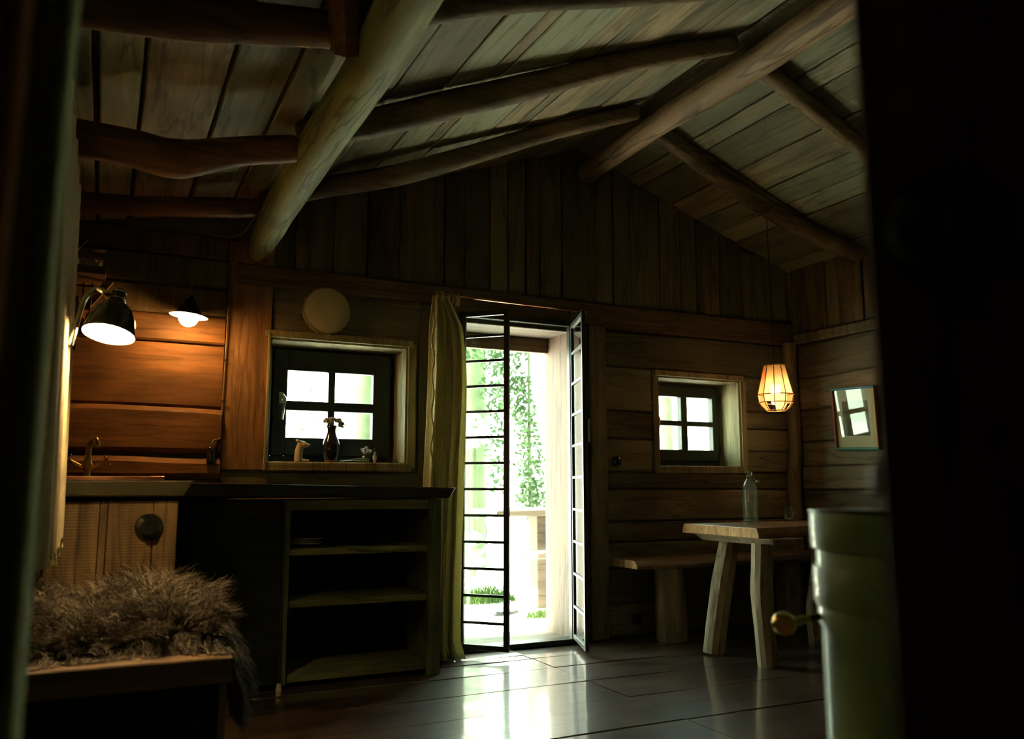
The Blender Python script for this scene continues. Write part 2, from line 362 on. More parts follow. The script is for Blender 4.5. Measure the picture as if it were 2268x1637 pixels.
# ---- ceiling boards (one mesh, three planes) and roof shell
ce = MB()
def cboards(xs, gap, seed):
    for i, (a, b) in enumerate(zip(xs[:-1], xs[1:])):
        r = random.Random(seed + i)
        za, zb = roofz(a + 1e-4), roofz(b - 1e-4); v = Vector((b - a, 0, zb - za)); Wd = v.length; v.normalize(); n = Vector((v.z, 0, -v.x))
        g = gap * r.uniform(.4, 1.5)
        ys = [-2.3, r.uniform(-.6, .9), 4.70]
        for y0, y1 in zip(ys[:-1], ys[1:]):
            d = r.uniform(0, .010)
            p = Vector((a, y0, za)) + v * g / 2 - n * .028
            ce.board(p, Y, v, n, y1 - y0 - .004, Wd - g, .028 + d, .003, .003, .003, 16, .004, seed=seed * 31 + i)
cboards([-.36, -.10, .05, .315, .526, .66], .018, 5)
cboards([.66, .82, .99, 1.243, 1.42, 1.50, 1.79, 1.93, 1.998, 2.22, 2.43, 2.60, 2.77], .008, 50)
cboards([2.77, 2.98, 3.165, 3.284, 3.54, 3.775, 3.963, 4.12, 4.278, 4.496, 4.72], .009, 90)
struct('ceiling', ce, M['ceiling'])
rf = MB()
for a, b in ((-.75, .66), (.66, 2.77), (2.77, 5.0)):
    za, zb = roofz(a + 1e-4) + .034, roofz(b - 1e-4) + .034
    if a < 0: za = 2.44 + .16 * (a - .65) + .034
    rf.hexa([(a, -2.5, za), (b, -2.5, zb), (b, 5.25, zb), (a, 5.25, za), (a, -2.5, za + .12), (b, -2.5, zb + .12), (b, 5.25, zb + .12), (a, 5.25, za + .12)])
struct('ceiling_roof', rf, M['dark'])

# ---- gable wall: core around the openings, then boards
W1 = (.79, 1.585, 1.085, 1.765); W2 = (3.37, 4.085, 1.09, 1.70); DR = (1.88, 2.69, 1.96)
core = MB(); C0, C1 = 4.70, 4.985
def cz(x0, x1, z0, z1): core.box(x0, x1, C0, C1, z0, z1)
cz(-.6, W1[0], -.14, 2.05); cz(W1[0], W1[1], -.14, W1[2]); cz(W1[0], W1[1], W1[3], 2.05); cz(W1[1], DR[0], -.14, 2.05)
cz(DR[0], DR[1], -.14, -.06); cz(DR[0], DR[1], DR[2], 2.05); cz(DR[1], W2[0], -.14, 2.05); cz(W2[0], W2[1], -.14, W2[2]); cz(W2[0], W2[1], W2[3], 2.05); cz(W2[1], 4.95, -.14, 2.05)
core.add([(-.6, C0, 2.05), (4.95, C0, 2.05), (4.95, C0, 2.47), (2.77, C0, 3.25), (.66, C0, 2.49), (-.6, C0, 2.26),
          (-.6, C1, 2.05), (4.95, C1, 2.05), (4.95, C1, 2.47), (2.77, C1, 3.25), (.66, C1, 2.49), (-.6, C1, 2.26)],
         [(0, 1, 2, 3, 4, 5), (11, 10, 9, 8, 7, 6)] + [(i, (i + 1) % 6, (i + 1) % 6 + 6, i + 6) for i in range(6)])
struct('wall_back', core, M['wall'])
N_ = Vector((0, -1, 0))
def hboard(mb, x0, x1, z0, z1, T=.03, lo=.006, hi=.006, surf=.004, seed=None, y=4.70, bev=.010):
    mb.board((x0, y, z0 + .003), X, Z, N_, x1 - x0, z1 - z0 - .006, T, lo, hi, surf, max(4, int((x1 - x0) * 14)), bev, seed=seed)
kb = MB()   # kitchen boards: heavy waney planks, the lower ones standing proud
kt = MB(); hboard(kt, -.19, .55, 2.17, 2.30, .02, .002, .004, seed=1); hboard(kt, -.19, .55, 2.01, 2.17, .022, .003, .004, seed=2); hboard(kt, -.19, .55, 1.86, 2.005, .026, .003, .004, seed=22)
struct('wall_back_upper', kt, M['gable'])  # upper kitchen boards darker: shade above the pendant put into their colour
hboard(kb, -.19, .55, 1.70, 1.855, .030, .003, .004, .004, seed=3)
hboard(kb, -.19, .55, 1.36, 1.695, .022, .004, .005, .003, seed=4)
hboard(kb, -.19, .55, 1.115, 1.350, .062, .004, .016, .006, seed=15, bev=.026)
hboard(kb, -.19, .55, .99, 1.108, .080, .003, .016, .006, seed=26, bev=.026)
hboard(kb, -.19, .55, .60, .975, .040, .004, .004, seed=7)
struct('wall_back_kitchen', kb, M['kitchen'])
wb = MB()
# around window one
hboard(wb, .80, 1.66, 1.80, 2.06, .022, .003, .003, seed=30)
hboard(wb, .56, 1.66, .90, 1.035, .022, .003, .003, seed=31)
hboard(wb, .56, 1.66, .60, .895, .022, seed=32)
hboard(wb, .56, 1.66, .25, .595, .022, seed=33); hboard(wb, .56, 1.66, 0, .245, .022, seed=34)
# right of the door
RS = [(2.945, 3.33, 0, .20), (2.945, 3.34, .20, .43), (2.945, 4.60, .43, .585), (2.945, 4.60, .585, .725), (2.945, 4.60, .725, .93), (2.945, 4.60, .93, 1.045),
      (2.945, 3.34, 1.045, 1.262), (2.945, 3.34, 1.262, 1.447), (2.945, 3.34, 1.447, 1.742), (2.945, 4.60, 1.742, 1.99), (3.33, 4.60, 0, .20), (3.34, 4.6, .20, .43),
      (4.13, 4.60, 1.045, 1.20), (4.13, 4.60, 1.20, 1.36), (4.13, 4.60, 1.36, 1.48), (4.13, 4.60, 1.48, 1.742)]
for i, (a, b, c, d) in enumerate(RS): hboard(wb, a, b, c, d, .024 + .006 * ((i * 7) % 3) / 2, .006, .006, .004, seed=40 + i)
struct('wall_back_boards', wb, M['wall'])
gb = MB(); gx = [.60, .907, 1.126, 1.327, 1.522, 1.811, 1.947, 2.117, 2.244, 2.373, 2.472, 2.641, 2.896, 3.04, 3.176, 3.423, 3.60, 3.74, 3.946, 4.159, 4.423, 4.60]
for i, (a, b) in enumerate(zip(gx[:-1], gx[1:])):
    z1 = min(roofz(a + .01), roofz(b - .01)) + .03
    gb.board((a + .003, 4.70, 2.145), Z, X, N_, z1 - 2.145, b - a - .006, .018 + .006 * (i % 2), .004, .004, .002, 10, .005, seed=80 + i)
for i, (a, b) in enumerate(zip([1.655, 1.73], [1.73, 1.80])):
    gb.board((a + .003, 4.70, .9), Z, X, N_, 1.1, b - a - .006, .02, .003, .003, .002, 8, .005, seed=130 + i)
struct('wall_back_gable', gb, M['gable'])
hd = MB()
hd.board((.60, 4.70, 2.045), X, Z, N_, 1.20, .115, .055, .003, .004, .003, 14, .012, seed=200)
hd.board((1.80, 4.70, 1.995), X, Z, N_, 2.80, .165, .055, .003, .004, .003, 20, .012, seed=201)
struct('trim_1', hd, M['header'])            # header beam over the door
ps = MB()
ps.board((.556, 4.70, 1.04), Z, X, N_, 1.24, .24, .034, .002, .002, .002, 10, .005, seed=210)
struct('trim_2', ps, M['post'])
ps2 = MB()
ps2.board((2.815, 4.70, 0), Z, X, N_, 2.0, .125, .065, .003, .003, .003, 12, .008, seed=211)
ps2.board((1.80, 4.70, 0), Z, X, N_, 2.0, .075, .03, .003, .003, .003, 12, .008, seed=212)
struct('trim_3', ps2, M['post_grey'])
cp = MB(); cp.tube([(4.53, 4.62, 0), (4.535, 4.615, .5), (4.52, 4.62, .95), (4.545, 4.62, 1.3), (4.53, 4.62, 1.7), (4.53, 4.62, 2.0)], [.055, .052, .056, .050, .054, .052], 9, noise=.08, sub=4, seed=4)
struct('trim_4', cp, M['post_grey'], smooth=True, auto=50)   # natural corner post
kp = MB(); kp.box(-.30, -.185, 4.58, 4.70, 0, 2.32); struct('trim_5', kp, M['kitchen'])

# door lining: pale jambs, lintel, outer board, sill
j = MB(); j.box(DR[0] - .10, 1.895, 4.655, 5.0, -.02, 2.0); j.box(2.675, 2.81, 4.655, 5.0, -.02, 2.0); struct('trim_6', j, M['jamb'], bevel=.006)
j = MB(); j.box(1.80, 2.80, 4.665, 5.0, 1.945, 2.02); struct('trim_7', j, M['jamb_x'], bevel=.006)
j = MB(); j.box(1.895, 2.675, 4.95, 4.995, 1.845, 1.944); struct('trim_8', j, M['header'], bevel=.004)
j = MB(); j.box(1.895, 2.675, 4.70, 5.06, -.06, .018); struct('trim_9', j, M['jamb_x'], bevel=.006)

# ---- side and rear walls
wr = MB(); wr.box(4.62, 4.85, -2.4, 4.98, -.14, 2.62); struct('wall_right', wr, M['wall_y'])
wrb = MB(); zs = [0, .20, .43, .60, .79, .928, 1.092, 1.268, 1.508, 1.738, 1.995]
for i, (a, b) in enumerate(zip(zs[:-1], zs[1:])):
    ym = 2.9 + .3 * sin(i * 9)
    spans = [(.6, ym), (ym, 4.62)]
    for (ya, yb) in spans:
        wrb.board((4.62, ya, a + .003), Y, Z, -X, yb - ya - .004, b - a - .006, .024 + .004 * (i % 3), .006, .006, .004, 26, .010, seed=300 + i + int(ya * 10))
struct('wall_right_boards', wrb, M['wall_y'])
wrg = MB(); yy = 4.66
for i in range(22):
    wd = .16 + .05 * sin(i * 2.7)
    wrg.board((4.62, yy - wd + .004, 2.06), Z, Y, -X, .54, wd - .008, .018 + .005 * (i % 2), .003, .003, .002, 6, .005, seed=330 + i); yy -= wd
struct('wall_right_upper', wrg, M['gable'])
h2 = MB(); h2.board((4.62, .6, 1.995), Y, Z, -X, 4.02, .075, .05, .003, .003, .003, 20, .01, seed=350); struct('trim_10', h2, M['post_grey'])
wl = MB(); wl.box(-.55, XL, -2.4, 4.98, -.14, 2.40); struct('wall_left', wl, M['wall_y'])
wl = MB()
for i in range(9): wl.board((XL, .7, .24 * i + .003), Y, Z, X, 3.9, .234, .015, .005, .005, .004, 22, .008, seed=360 + i)
struct('wall_left_boards', wl, M['wall_y'])
wf = MB(); wf.box(-.6, 4.9, -2.5, -2.3, -.14, 3.3); struct('wall_front', wf, M['wall'])
# partition with the opening the view is taken through
pt = MB(); pt.box(1.05, 4.62, .46, .58, 0, 3.2); struct('wall_partition', pt, M['wall'])

# ================================================================== WINDOWS
def window(idx, ox, panes_x, panes_z, sash, handle_x):
    x0, x1, z0, z1 = ox
    fr = MB(); t = .03
    # reveal lining
    fr.box(x0 - .005, x0 + .012, 4.672, 4.98, z0, z1); fr.box(x1 - .012, x1 + .005, 4.672, 4.98, z0, z1); fr.box(x0, x1, 4.672, 4.98, z1 - .012, z1 + .005)
    root = struct('window_%d' % idx, fr, M['reveal'], bevel=.003)
    sl = MB(); sl.board((x0 - .02, 4.98, z0 - .055), X, Z, N_, x1 - x0 + .045, .055, .33 if idx == 1 else .315, .002, .002, .004, 10, .008, seed=idx); obj('window_sill', sl, M['reveal'], root)
    cs = MB()   # casing boards on the room side
    cs.board((x0 - .03, 4.67, z1), X, Z, N_, x1 - x0 + .055, .04, .02, .001, .003, .001, 10, .004, seed=9 + idx)
    if idx == 2: cs.box(x1, x1 + .045, 4.655, 4.68, z0 - .05, z1); cs.box(x0 - .045, x0 - .005, 4.66, 4.68, z0 - .05, z1 + .04)
    else: cs.box(x0 - .014, x0 - .001, 4.645, 4.68, z0 - .05, z1 + .02); cs.box(x1 + .001, x1 + .05, 4.66, 4.68, z0 - .03, z1 + .02)
    obj('window_casing', cs, M['reveal'], root, bevel=.003)
    sx0, sx1, sz0, sz1 = sash
    fo = MB(); ft = 4.905
    def ring(mb, a, b, c, d, wx, wz, y0, y1):
        mb.box(a, a + wx, y0, y1, c, d); mb.box(b - wx, b, y0, y1, c, d); mb.box(a + wx, b - wx, y0, y1, c, c + wz); mb.box(a + wx, b - wx, y0, y1, d - wz, d)
    fo.box(x0, sx0, ft, ft + .07, z0, z1); fo.box(sx1, x1, ft, ft + .07, z0, z1); fo.box(sx0, sx1, ft, ft + .07, z0, sz0); fo.box(sx0, sx1, ft, ft + .07, sz1, z1)
    obj('window_frame', fo, M['sash'], root, bevel=.004)
    sa = MB(); y0, y1 = 4.872, 4.925
    px0, px3 = panes_x[0][0], panes_x[1][1]; pz0, pz3 = panes_z[0][0], panes_z[1][1]
    sa.box(sx0, px0, y0, y1, sz0, sz1); sa.box(px3, sx1, y0, y1, sz0, sz1)
    sa.box(px0, px3, y0, y1, sz0, pz0); sa.box(px0, px3, y0, y1, pz3, sz1)
    sa.box(panes_x[0][1], panes_x[1][0], y0 + .004, y1, pz0, pz3)
    sa.box(px0, panes_x[0][1], y0 + .004, y1, panes_z[0][1], panes_z[1][0]); sa.box(panes_x[1][0], px3, y0 + .004, y1, panes_z[0][1], panes_z[1][0])
    so = obj('window_sash', sa, M['sash'], root, bevel=.004)
    pn = MB()
    for a, b in panes_x:
        for c, d in panes_z: pn.box(a, b, 4.908, 4.911, c, d)
    obj('window_pane', pn, M['glass'], so)
    hm = MB(); zc = (pz0 + pz3) / 2 + .03
    hm.tube([(handle_x, 4.87, zc), (handle_x, 4.835, zc)], .008, 10)
    hm.tube([(handle_x, 4.838, zc + .012), (handle_x + .012, 4.825, zc - .01), (handle_x + .006, 4.822, zc - .06), (handle_x, 4.824, zc - .125)], [.011, .009, .007, .006], 10, sub=4)
    hm.box(handle_x - .014, handle_x + .014, 4.868, 4.873, zc - .03, zc + .035)
    obj('window_handle', hm, M['chrome'], so, smooth=True, auto=40)
    hg = MB()
    for z in (sz0 + .05, sz1 - .12): hg.tube([(sx1 + .004, 4.866, z), (sx1 + .004, 4.866, z + .06)], .005, 8)
    obj('window_hinge', hg, M['iron'], so)
    return root
window(1, W1, ((.930, 1.168), (1.208, 1.438)), ((1.228, 1.385), (1.440, 1.615)), (.85, 1.545, 1.125, 1.737), .898)
window(2, W2, ((3.50, 3.72), (3.775, 4.0)), ((1.21, 1.38), (1.417, 1.588)), (3.41, 4.055, 1.13, 1.665), 3.478)

# ================================================================== GLAZED STEEL DOORS
df = MB()
df.box(1.893, 1.918, 4.615, 4.655, 0, 2.0); df.box(2.652, 2.678, 4.615, 4.655, 0, 2.0); df.box(1.918, 2.652, 4.615, 4.655, 1.972, 2.0); df.box(1.895, 2.675, 4.60, 4.70, .0, .028)
door_frame = struct('door_1', df, M['steel'], bevel=.003)
def leaf(label, h, f, z0, z1, nm, st=.034, th=.022):
    """one leaf from hinge point h to free edge f, nm muntins"""
    h, f = Vector((*h, 0)), Vector((*f, 0)); u = (f - h); L = u.length; u.normalize(); n = Vector((u.y, -u.x, 0))
    def bx(mb, a, b, c, d, e=0.0, t=th):
        p = []
        for z in (c, d):
            for (s_, q) in ((a, -t / 2 + e), (b, -t / 2 + e), (b, t / 2 + e), (a, t / 2 + e)): v = h + u * s_ + n * q; p.append((v.x, v.y, z))
        mb.hexa(p)
    root = thing('glazed_door', label, 'door', (h.x, h.y, 0), 'leaves of the steel door')
    for (a, b) in ((0, .020), (L - st, L)):
        m = MB(); bx(m, a, b, z0, z1); obj('stile', m, M['steel'], root, bevel=.002)
    for (c, d) in ((z0, z0 + .03), (z1 - .03, z1)):
        m = MB(); bx(m, .020, L - st, c, d); obj('rail', m, M['steel'], root, bevel=.002)
    H = (z1 - z0 - .0) / (nm + 1)
    for k in range(nm):
        m = MB(); zc = z0 + H * (k + 1); bx(m, .020, L - st, zc - .0075, zc + .0075, 0, th * .8); obj('glazing_bar', m, M['steel'], root)
    m = MB(); bx(m, .020, L - st, z0 + .03, z1 - .03, 0, .003); obj('door_glass', m, M['glass'], root)
    return root, h, u, n, L
leaf('left leaf of the glazed steel door, wider in view, beside the curtain', (1.905, 4.60), (2.112, 4.385), .03, 1.990, 12, st=.032)
rl, h, u, n, L = leaf('right leaf of the glazed steel door, folded nearly edge-on', (2.662, 4.60), (2.512, 4.205), .03, 1.982, 9)
q = h + u * (L - .012) - n * (-.0); m = MB()
hp = q + Vector((.020, -.002, 0))
m.box(hp.x - .006, hp.x + .010, hp.y - .014, hp.y + .014, 1.205, 1.34); obj('lock_plate', m, M['chrome'], rl, bevel=.002)

# curtain rod
t = thing('curtain_rod', 'thin copper curtain rod above the glazed door', 'curtain rod', (2.2, 4.50, 2.05))
m = MB(); m.tube([(1.70, 4.50, 2.066), (2.70, 4.50, 2.050)], .0065, 10); m.ball((2.70, 4.50, 2.05), .011); obj('rod', m, M['copper'], t, smooth=True)
for x in (1.745, 2.685):
    m = MB(); m.tube([(x, 4.50, 2.06), (x, 4.56, 2.065), (x, 4.65, 2.065)], .005, 8); m.box(x - .015, x + .015, 4.638, 4.648, 2.05, 2.08); obj('bracket', m, M['oldbrass'], t)

# ---- curtains
def cloth(name, mat, fx, nu, nv, parent=None, thick=.003):
    m = MB(); vs = [fx(i / nu, j / nv) for j in range(nv + 1) for i in range(nu + 1)]
    fs = [(j * (nu + 1) + i, j * (nu + 1) + i + 1, (j + 1) * (nu + 1) + i + 1, (j + 1) * (nu + 1) + i) for j in range(nv) for i in range(nu)]
    m.add(vs, fs); o = obj(name, m, mat, parent, smooth=True, recalc=False)
    s_ = o.modifiers.new('thickness', 'SOLIDIFY'); s_.thickness = thick; s_.offset = 0; return o
def door_curtain(uu, v):   # v 0 top .. 1 bottom, gathered at the left of the door
    z = 2.055 - v * 2.045
    pinch = .55 + .45 * min(1, v / .08); w_ = (.178 + .05 * sin(min(1, v * 4) * pi / 2)) * pinch
    x0 = 1.655 + .02 * (1 - min(1, v * 12)) + .012 * sin(v * 5) + .05 * max(0, v - .9) - .03 * min(1, v * 2) * (v < 2)
    ph = uu * 9 * pi; dep = (.030 * pinch) * (1 + .3 * sin(v * 7))
    x = x0 + uu * w_ + .010 * sin(2 * ph + v * 2); y = 4.50 + dep * sin(ph + v * 1.3) + .008 * sin(ph * 2.3 + 4 * v)
    if v > .96: y -= (v - .96) * 1.2; x += (v - .96) * .5 * sin(ph)
    return (x, y, z)
c = thing('door_curtain', 'cream linen curtain gathered beside the glazed door', 'curtain', (1.75, 4.50, 0))
cloth('curtain_cloth', M['linen_y'], door_curtain, 84, 70, c)
m = MB()
for k in range(16):
    a = k / 16; x = 1.70 + .14 * a; y = 4.50 + .03 * sin(a * 30)
    m.tube([(x, y - .01, 2.0), (x + .004, y - .02, 2.045), (x + .006 * sin(k), 4.50 + .012 * cos(k * 2), 2.078), (x - .004, y + .012, 2.04)], .0035, 6, sub=3)
obj('gathering_loops', m, M['linen'], c, smooth=True)
m = MB(); rr = random.Random(5); pz = [(1.665 + .008 * sin(k * 1.7), 4.462, 1.93 - k * .055) for k in range(17)]
m.tube(pz, [.004 + .003 * rr.random() for _ in pz], 6, noise=.5, sub=3); obj('frayed_edge', m, M['linen'], c, smooth=True)

def left_curtain(uu, v):   # linen hanging before the left wall; uu from near to far
    z = 2.02 - v * 1.275 + .015 * sin(uu * 9) * v
    y = 2.35 + uu * 1.075; a = uu * 5 * 2 * pi
    x = -.142 + .024 * sin(a + .4 * sin(v * 4)) * (.5 + .5 * v) + .05 * (uu > .999) * 0 + .012 * v
    return (x, y + .018 * cos(a), z)
c = thing('linen_curtain', 'pale linen cloth hanging on the left wall, lit by the lamp', 'curtain', (-.18, 2.95, .745))
cloth('curtain_cloth', M['linen'], left_curtain, 90, 50, c)
m = MB(); m.tube([(-.142, 2.30, 2.025), (-.142, 3.48, 2.025)], .008, 8); m.tube([(-.142, 2.34, 2.025), (-.29, 2.34, 2.025)], .006, 6); m.tube([(-.142, 3.4, 2.025), (-.29, 3.4, 2.025)], .006, 6); obj('hanging_rod', m, M['iron'], c, smooth=True)
m = MB()
for k in range(60):
    a = k / 60; p = Vector(left_curtain(a, 1)); m.tube([p + Vector((0, 0, .003)), p + Vector((.002 * sin(k * 3), .003 * cos(k * 5), -.008 - .006 * abs(sin(k * 7))))], .0022, 5)
obj('fringe', m, M['linen_y'], c)['kind'] = 'stuff'

# near drape, left edge of the view (out of focus)
def drape(uu, v):
    z = 2.25 - v * 2.25; a = uu * 9.5 * 2 * pi
    x = -.262 + uu * .217 - .020 * (v - .5) + .022 * max(0, v - .5) ** 1; y = .80 + .020 * sin(a) + .01 * sin(a * 2.3 + v * 3)
    return (x + .005 * cos(a), y + .03 * uu ** 4, z)
c = thing('doorway_drape', 'heavy dark green drape hanging close at the left edge', 'curtain', (-.16, .80, 0))
cloth('drape_cloth', M['drape'], drape, 190, 30, c, .004)
m = MB(); m.tube([(-.30, .80, 2.26), (.05, .80, 2.26)], .012, 10); obj('drape_rod', m, M['iron'], c, smooth=True)
def drape2(uu, v):
    z = 2.25 - v * 2.25; a = uu * 2.2 * 2 * pi
    return (-.115 + uu * .034 - .03 * (v - .5), .765 + .008 * sin(a), z)
c2 = cloth('drape_lining', M['drape_r'], drape2, 30, 14, c, .005)

# ================================================================== ROOF TIMBERS
def log(name, label, pts, rads, mat, seed, n=16, noise=.055, group='roof timbers', sub=7, rnd=True, cat='beam'):
    m = MB(); m.tube(pts, rads, n, noise=noise, sub=sub, seed=seed, round_end=rnd); o = obj(name, m, mat, None, smooth=True, auto=55); return tag(o, label, cat, group)
log('purlin_log', 'thick olive-green log purlin running overhead at the left', [(.70, 4.66, 2.235), (.69, 4.2, 2.25), (.68, 3.4, 2.262), (.70, 2.6, 2.285), (.69, 1.9, 2.30), (.69, .9, 2.31), (.69, -2.2, 2.31)], [.058, .078, .083, .080, .080, .084, .086], M['log_y'], 3, 22, .05)
log('ridge_log', 'round ridge log along the peak of the roof', [(2.80, 4.62, 3.025), (2.79, 3.9, 3.04), (2.80, 3.1, 3.035), (2.78, 2.2, 3.03), (2.79, .8, 3.04), (2.79, -2.2, 3.04)], [.068, .070, .078, .080, .078, .08], M['ridge'], 8, 20, .05)
def rz(x, d): return roofz(x) - d
log('rafter', 'curved rafter from left purlin to ridge, nearest the gable wall', [(.66, 4.24, 2.395), (.95, 4.20, rz(.95, .085)), (1.3, 4.12, rz(1.3, .115)), (1.65, 4.06, rz(1.65, .10)), (2.2, 3.96, rz(2.2, .07)), (2.70, 3.90, rz(2.70, .060))], [.052, .055, .060, .057, .050, .046], M['log_x'], 12, group='rafters left of the ridge')
log('rafter', 'heavy wavy rafter left of the ridge, middle one overhead', [(.66, 3.34, 2.42), (.95, 3.31, rz(.95, .090)), (1.35, 3.22, rz(1.35, .088)), (1.75, 3.15, rz(1.75, .075)), (2.2, 3.10, rz(2.2, .052)), (2.72, 3.08, rz(2.72, .045))], [.060, .062, .064, .058, .056, .050], M['log_x'], 13, noise=.07, group='rafters left of the ridge')
log('rafter', 'rafter left of the ridge cut by the top of the view', [(.66, 2.38, 2.40), (1.1, 2.34, rz(1.1, .07)), (1.6, 2.40, rz(1.6, .06)), (2.2, 2.42, rz(2.2, .065)), (2.72, 2.42, rz(2.72, .06))], [.055, .056, .05, .05, .05], M['log_x'], 14, group='rafters left of the ridge')
log('rafter', 'round rafter right of the ridge above the wicker lamp, with cable looped', [(2.86, 4.00, rz(2.86, .055)), (3.4, 4.05, rz(3.4, .060)), (3.9, 4.07, rz(3.9, .063)), (4.3, 4.02, rz(4.3, .072)), (4.52, 3.93, rz(4.52, .090))], [.052, .060, .062, .060, .058], M['log_x'], 15, noise=.04, group='rafters right of the ridge')
log('rafter', 'slimmer rafter right of the ridge, running behind the dark post', [(2.86, 3.10, rz(2.86, .05)), (3.3, 3.14, rz(3.3, .055)), (3.76, 3.18, rz(3.76, .055)), (4.1, 3.2, rz(4.1, .06)), (4.53, 3.2, rz(4.53, .06))], [.046, .052, .052, .052, .05], M['log_x'], 16, noise=.06, group='rafters right of the ridge')
m = MB(); m.board((2.90, 3.965, rz(2.90, .002)), Vector((1, .03, -.356)).normalized(), Y, Vector((-.335, 0, -.94)), 1.62, .03, .03, .002, .002, .002, 12, .004, seed=3)
tag(obj('batten', m, M['header']), 'thin batten along the rafter above the wicker lamp', 'batten')
log('ceiling_joist', 'low dark joist at left, nearest the kitchen wall', [(-.30, 4.12, 2.215), (.1, 4.12, 2.24), (.62, 4.10, 2.305)], [.05, .045, .048], M['log_red'], 21, group='joists over the kitchen')
log('ceiling_joist', 'bowed knotty joist at left, middle of three', [(-.30, 3.22, 2.175), (.0, 3.22, 2.17), (.18, 3.22, 2.155), (.38, 3.22, 2.22), (.60, 3.20, 2.265)], [.066, .067, .072, .055, .052], M['log_red'], 22, noise=.03, group='joists over the kitchen')
log('ceiling_joist', 'squared reddish joist at the top left of the view', [(-.30, 2.42, 2.235), (.1, 2.42, 2.27), (.35, 2.42, 2.315), (.63, 2.40, 2.35)], [.062, .064, .062, .055], M['log_red'], 23, n=8, noise=.03, group='joists over the kitchen')
m = MB(); m.tube([(.60, 2.40, 2.28), (.55, 2.26, 2.40)], .05, 8, noise=.05); tag(obj('brace_block', m, M['log_red']), 'short reddish block wedged between joist and purlin at top', 'beam')

# ================================================================== KITCHEN
# main worktop
m = MB(); m.hexa([(.325, 4.17, .905), (1.655, 4.17, .887), (1.655, 4.64, .887), (.325, 4.64, .905), (.325, 4.155, .968), (1.690, 4.155, .944), (1.690, 4.64, .940), (.325, 4.64, .964)])
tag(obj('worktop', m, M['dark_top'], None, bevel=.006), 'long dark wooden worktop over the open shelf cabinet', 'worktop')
c = thing('shelf_cabinet', 'dark open-fronted cabinet with shelves next to the glazed door', 'cabinet', (1.2, 4.4, 0))
def part(name, b, mat, par=c, bev=.003): m = MB(); m.box(*b); return obj(name, m, mat, par, bevel=bev)
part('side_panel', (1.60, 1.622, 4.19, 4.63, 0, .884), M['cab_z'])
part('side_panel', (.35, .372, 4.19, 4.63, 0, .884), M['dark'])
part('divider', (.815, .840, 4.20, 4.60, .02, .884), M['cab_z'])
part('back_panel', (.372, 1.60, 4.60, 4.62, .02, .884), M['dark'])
part('inner_side', (1.575, 1.5995, 4.20, 4.60, .02, .884), M['cab_in'])
part('top_rail', (.80, 1.545, 4.175, 4.20, .835, .884), M['cab_in'])
part('stile', (1.545, 1.615, 4.172, 4.198, 0, .884), M['cab_z'])
part('stile', (.800, .836, 4.172, 4.198, .02, .835), M['cab_z'])
for z, t_ in ((.06, .035), (.400, .030), (.648, .032)):
    m = MB(); m.board((.841, 4.59, z - t_), X, Z, N_, .758, t_, .395, .001, .001, .003, 10, .003, seed=int(z * 100)); obj('shelf', m, M['cab_in'], c)
part('cleat', (1.40, 1.46, 4.58, 4.60, .30, .37), M['cab_in']); part('cleat', (.841, .87, 4.22, 4.34, .33, .37), M['cab_in'])
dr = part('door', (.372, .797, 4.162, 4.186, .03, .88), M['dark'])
m = MB(); m.tube([(.806, 4.165, .03), (.806, 4.165, .875)], .004, 6); obj('door_edge_strip', m, M['steel'], c)
m = MB(); m.tube([(.805, 4.16, .0), (.805, 4.16, .035)], [.016, .010], 8); obj('foot', m, M['porcelain'], c)
for k, (px_, rr_, lb) in enumerate(((.945, .098, 'largest plate, bottom of the stack in the shelf cabinet'), (.945, .094, 'pale plate in the middle of the stack in the cabinet'), (.947, .105, 'wide pale plate, topmost of the stack in the cabinet'), (1.24, .10, 'single dark-rimmed dish at the middle of the upper cabinet shelf'))):
    zz = .650 + (.011 * k if k < 3 else 0); m = MB(); m.lathe([(.0005, .003), (rr_ * .55, .003), (rr_ * .7, .006), (rr_, .018), (rr_, .020), (rr_ * .68, .010), (rr_ * .55, .006), (.0005, .006)], (px_, 4.36, zz), 36)
    tag(obj('dinner_plate', m, M['porcelain'] if k < 3 else M['bakelite'], None, smooth=True, auto=50), lb, 'plate', 'plates in the shelf cabinet')
# sink unit
c = thing('sink_cabinet', 'brown plank sink cupboard with a round black knob', 'cabinet', (0, 3.8, 0))
part('carcass', (-.28, .276, 3.53, 4.15, 0, .905), M['dark'], c)
m = MB()
for a, b in ((-.28, .0), (.002, .027), (.029, .185), (.187, .272)): m.board((a, 3.53, .05), Z, X, N_, .845, b - a, .024, 0, 0, .001, 6, .0025, seed=int(a * 100))
d_ = obj('cupboard_door', m, M['cabdoor'], c)
m = MB(); rot = Matrix.Rotation(radians(90), 3, 'X')
m.lathe([(.0005, 0), (.046, 0), (.050, .004), (.046, .012), (.028, .016), (.026, .020), (.030, .030), (.026, .038), (.012, .040), (.0005, .038)], (.172, 3.505, .799), 32, rot)
obj('knob', m, M['bakelite'], d_, smooth=True, auto=35)
m = MB(); m.hexa([(-.285, 3.475, .912), (.288, 3.475, .912), (.300, 4.64, .912), (-.285, 4.64, .912), (-.285, 3.46, .972), (.322, 3.46, .972), (.322, 4.64, .972), (-.285, 4.64, .972)])
tag(obj('sink_worktop', m, M['sinktop'], None, bevel=.006), 'thick brown worktop slab around the copper sink', 'worktop')
m = MB()
m.box(-.27, .224, 3.62, 3.645, .9725, .990); m.box(-.27, .224, 3.98, 4.005, .9725, .990); m.box(-.27, -.245, 3.645, 3.98, .9725, .990); m.box(.199, .224, 3.645, 3.98, .9725, .990); m.box(-.245, .199, 3.645, 3.98, .9725, .977)
tag(obj('copper_sink', m, M['copper'], None, bevel=.004), 'low copper sink rim set on the brown worktop', 'sink')
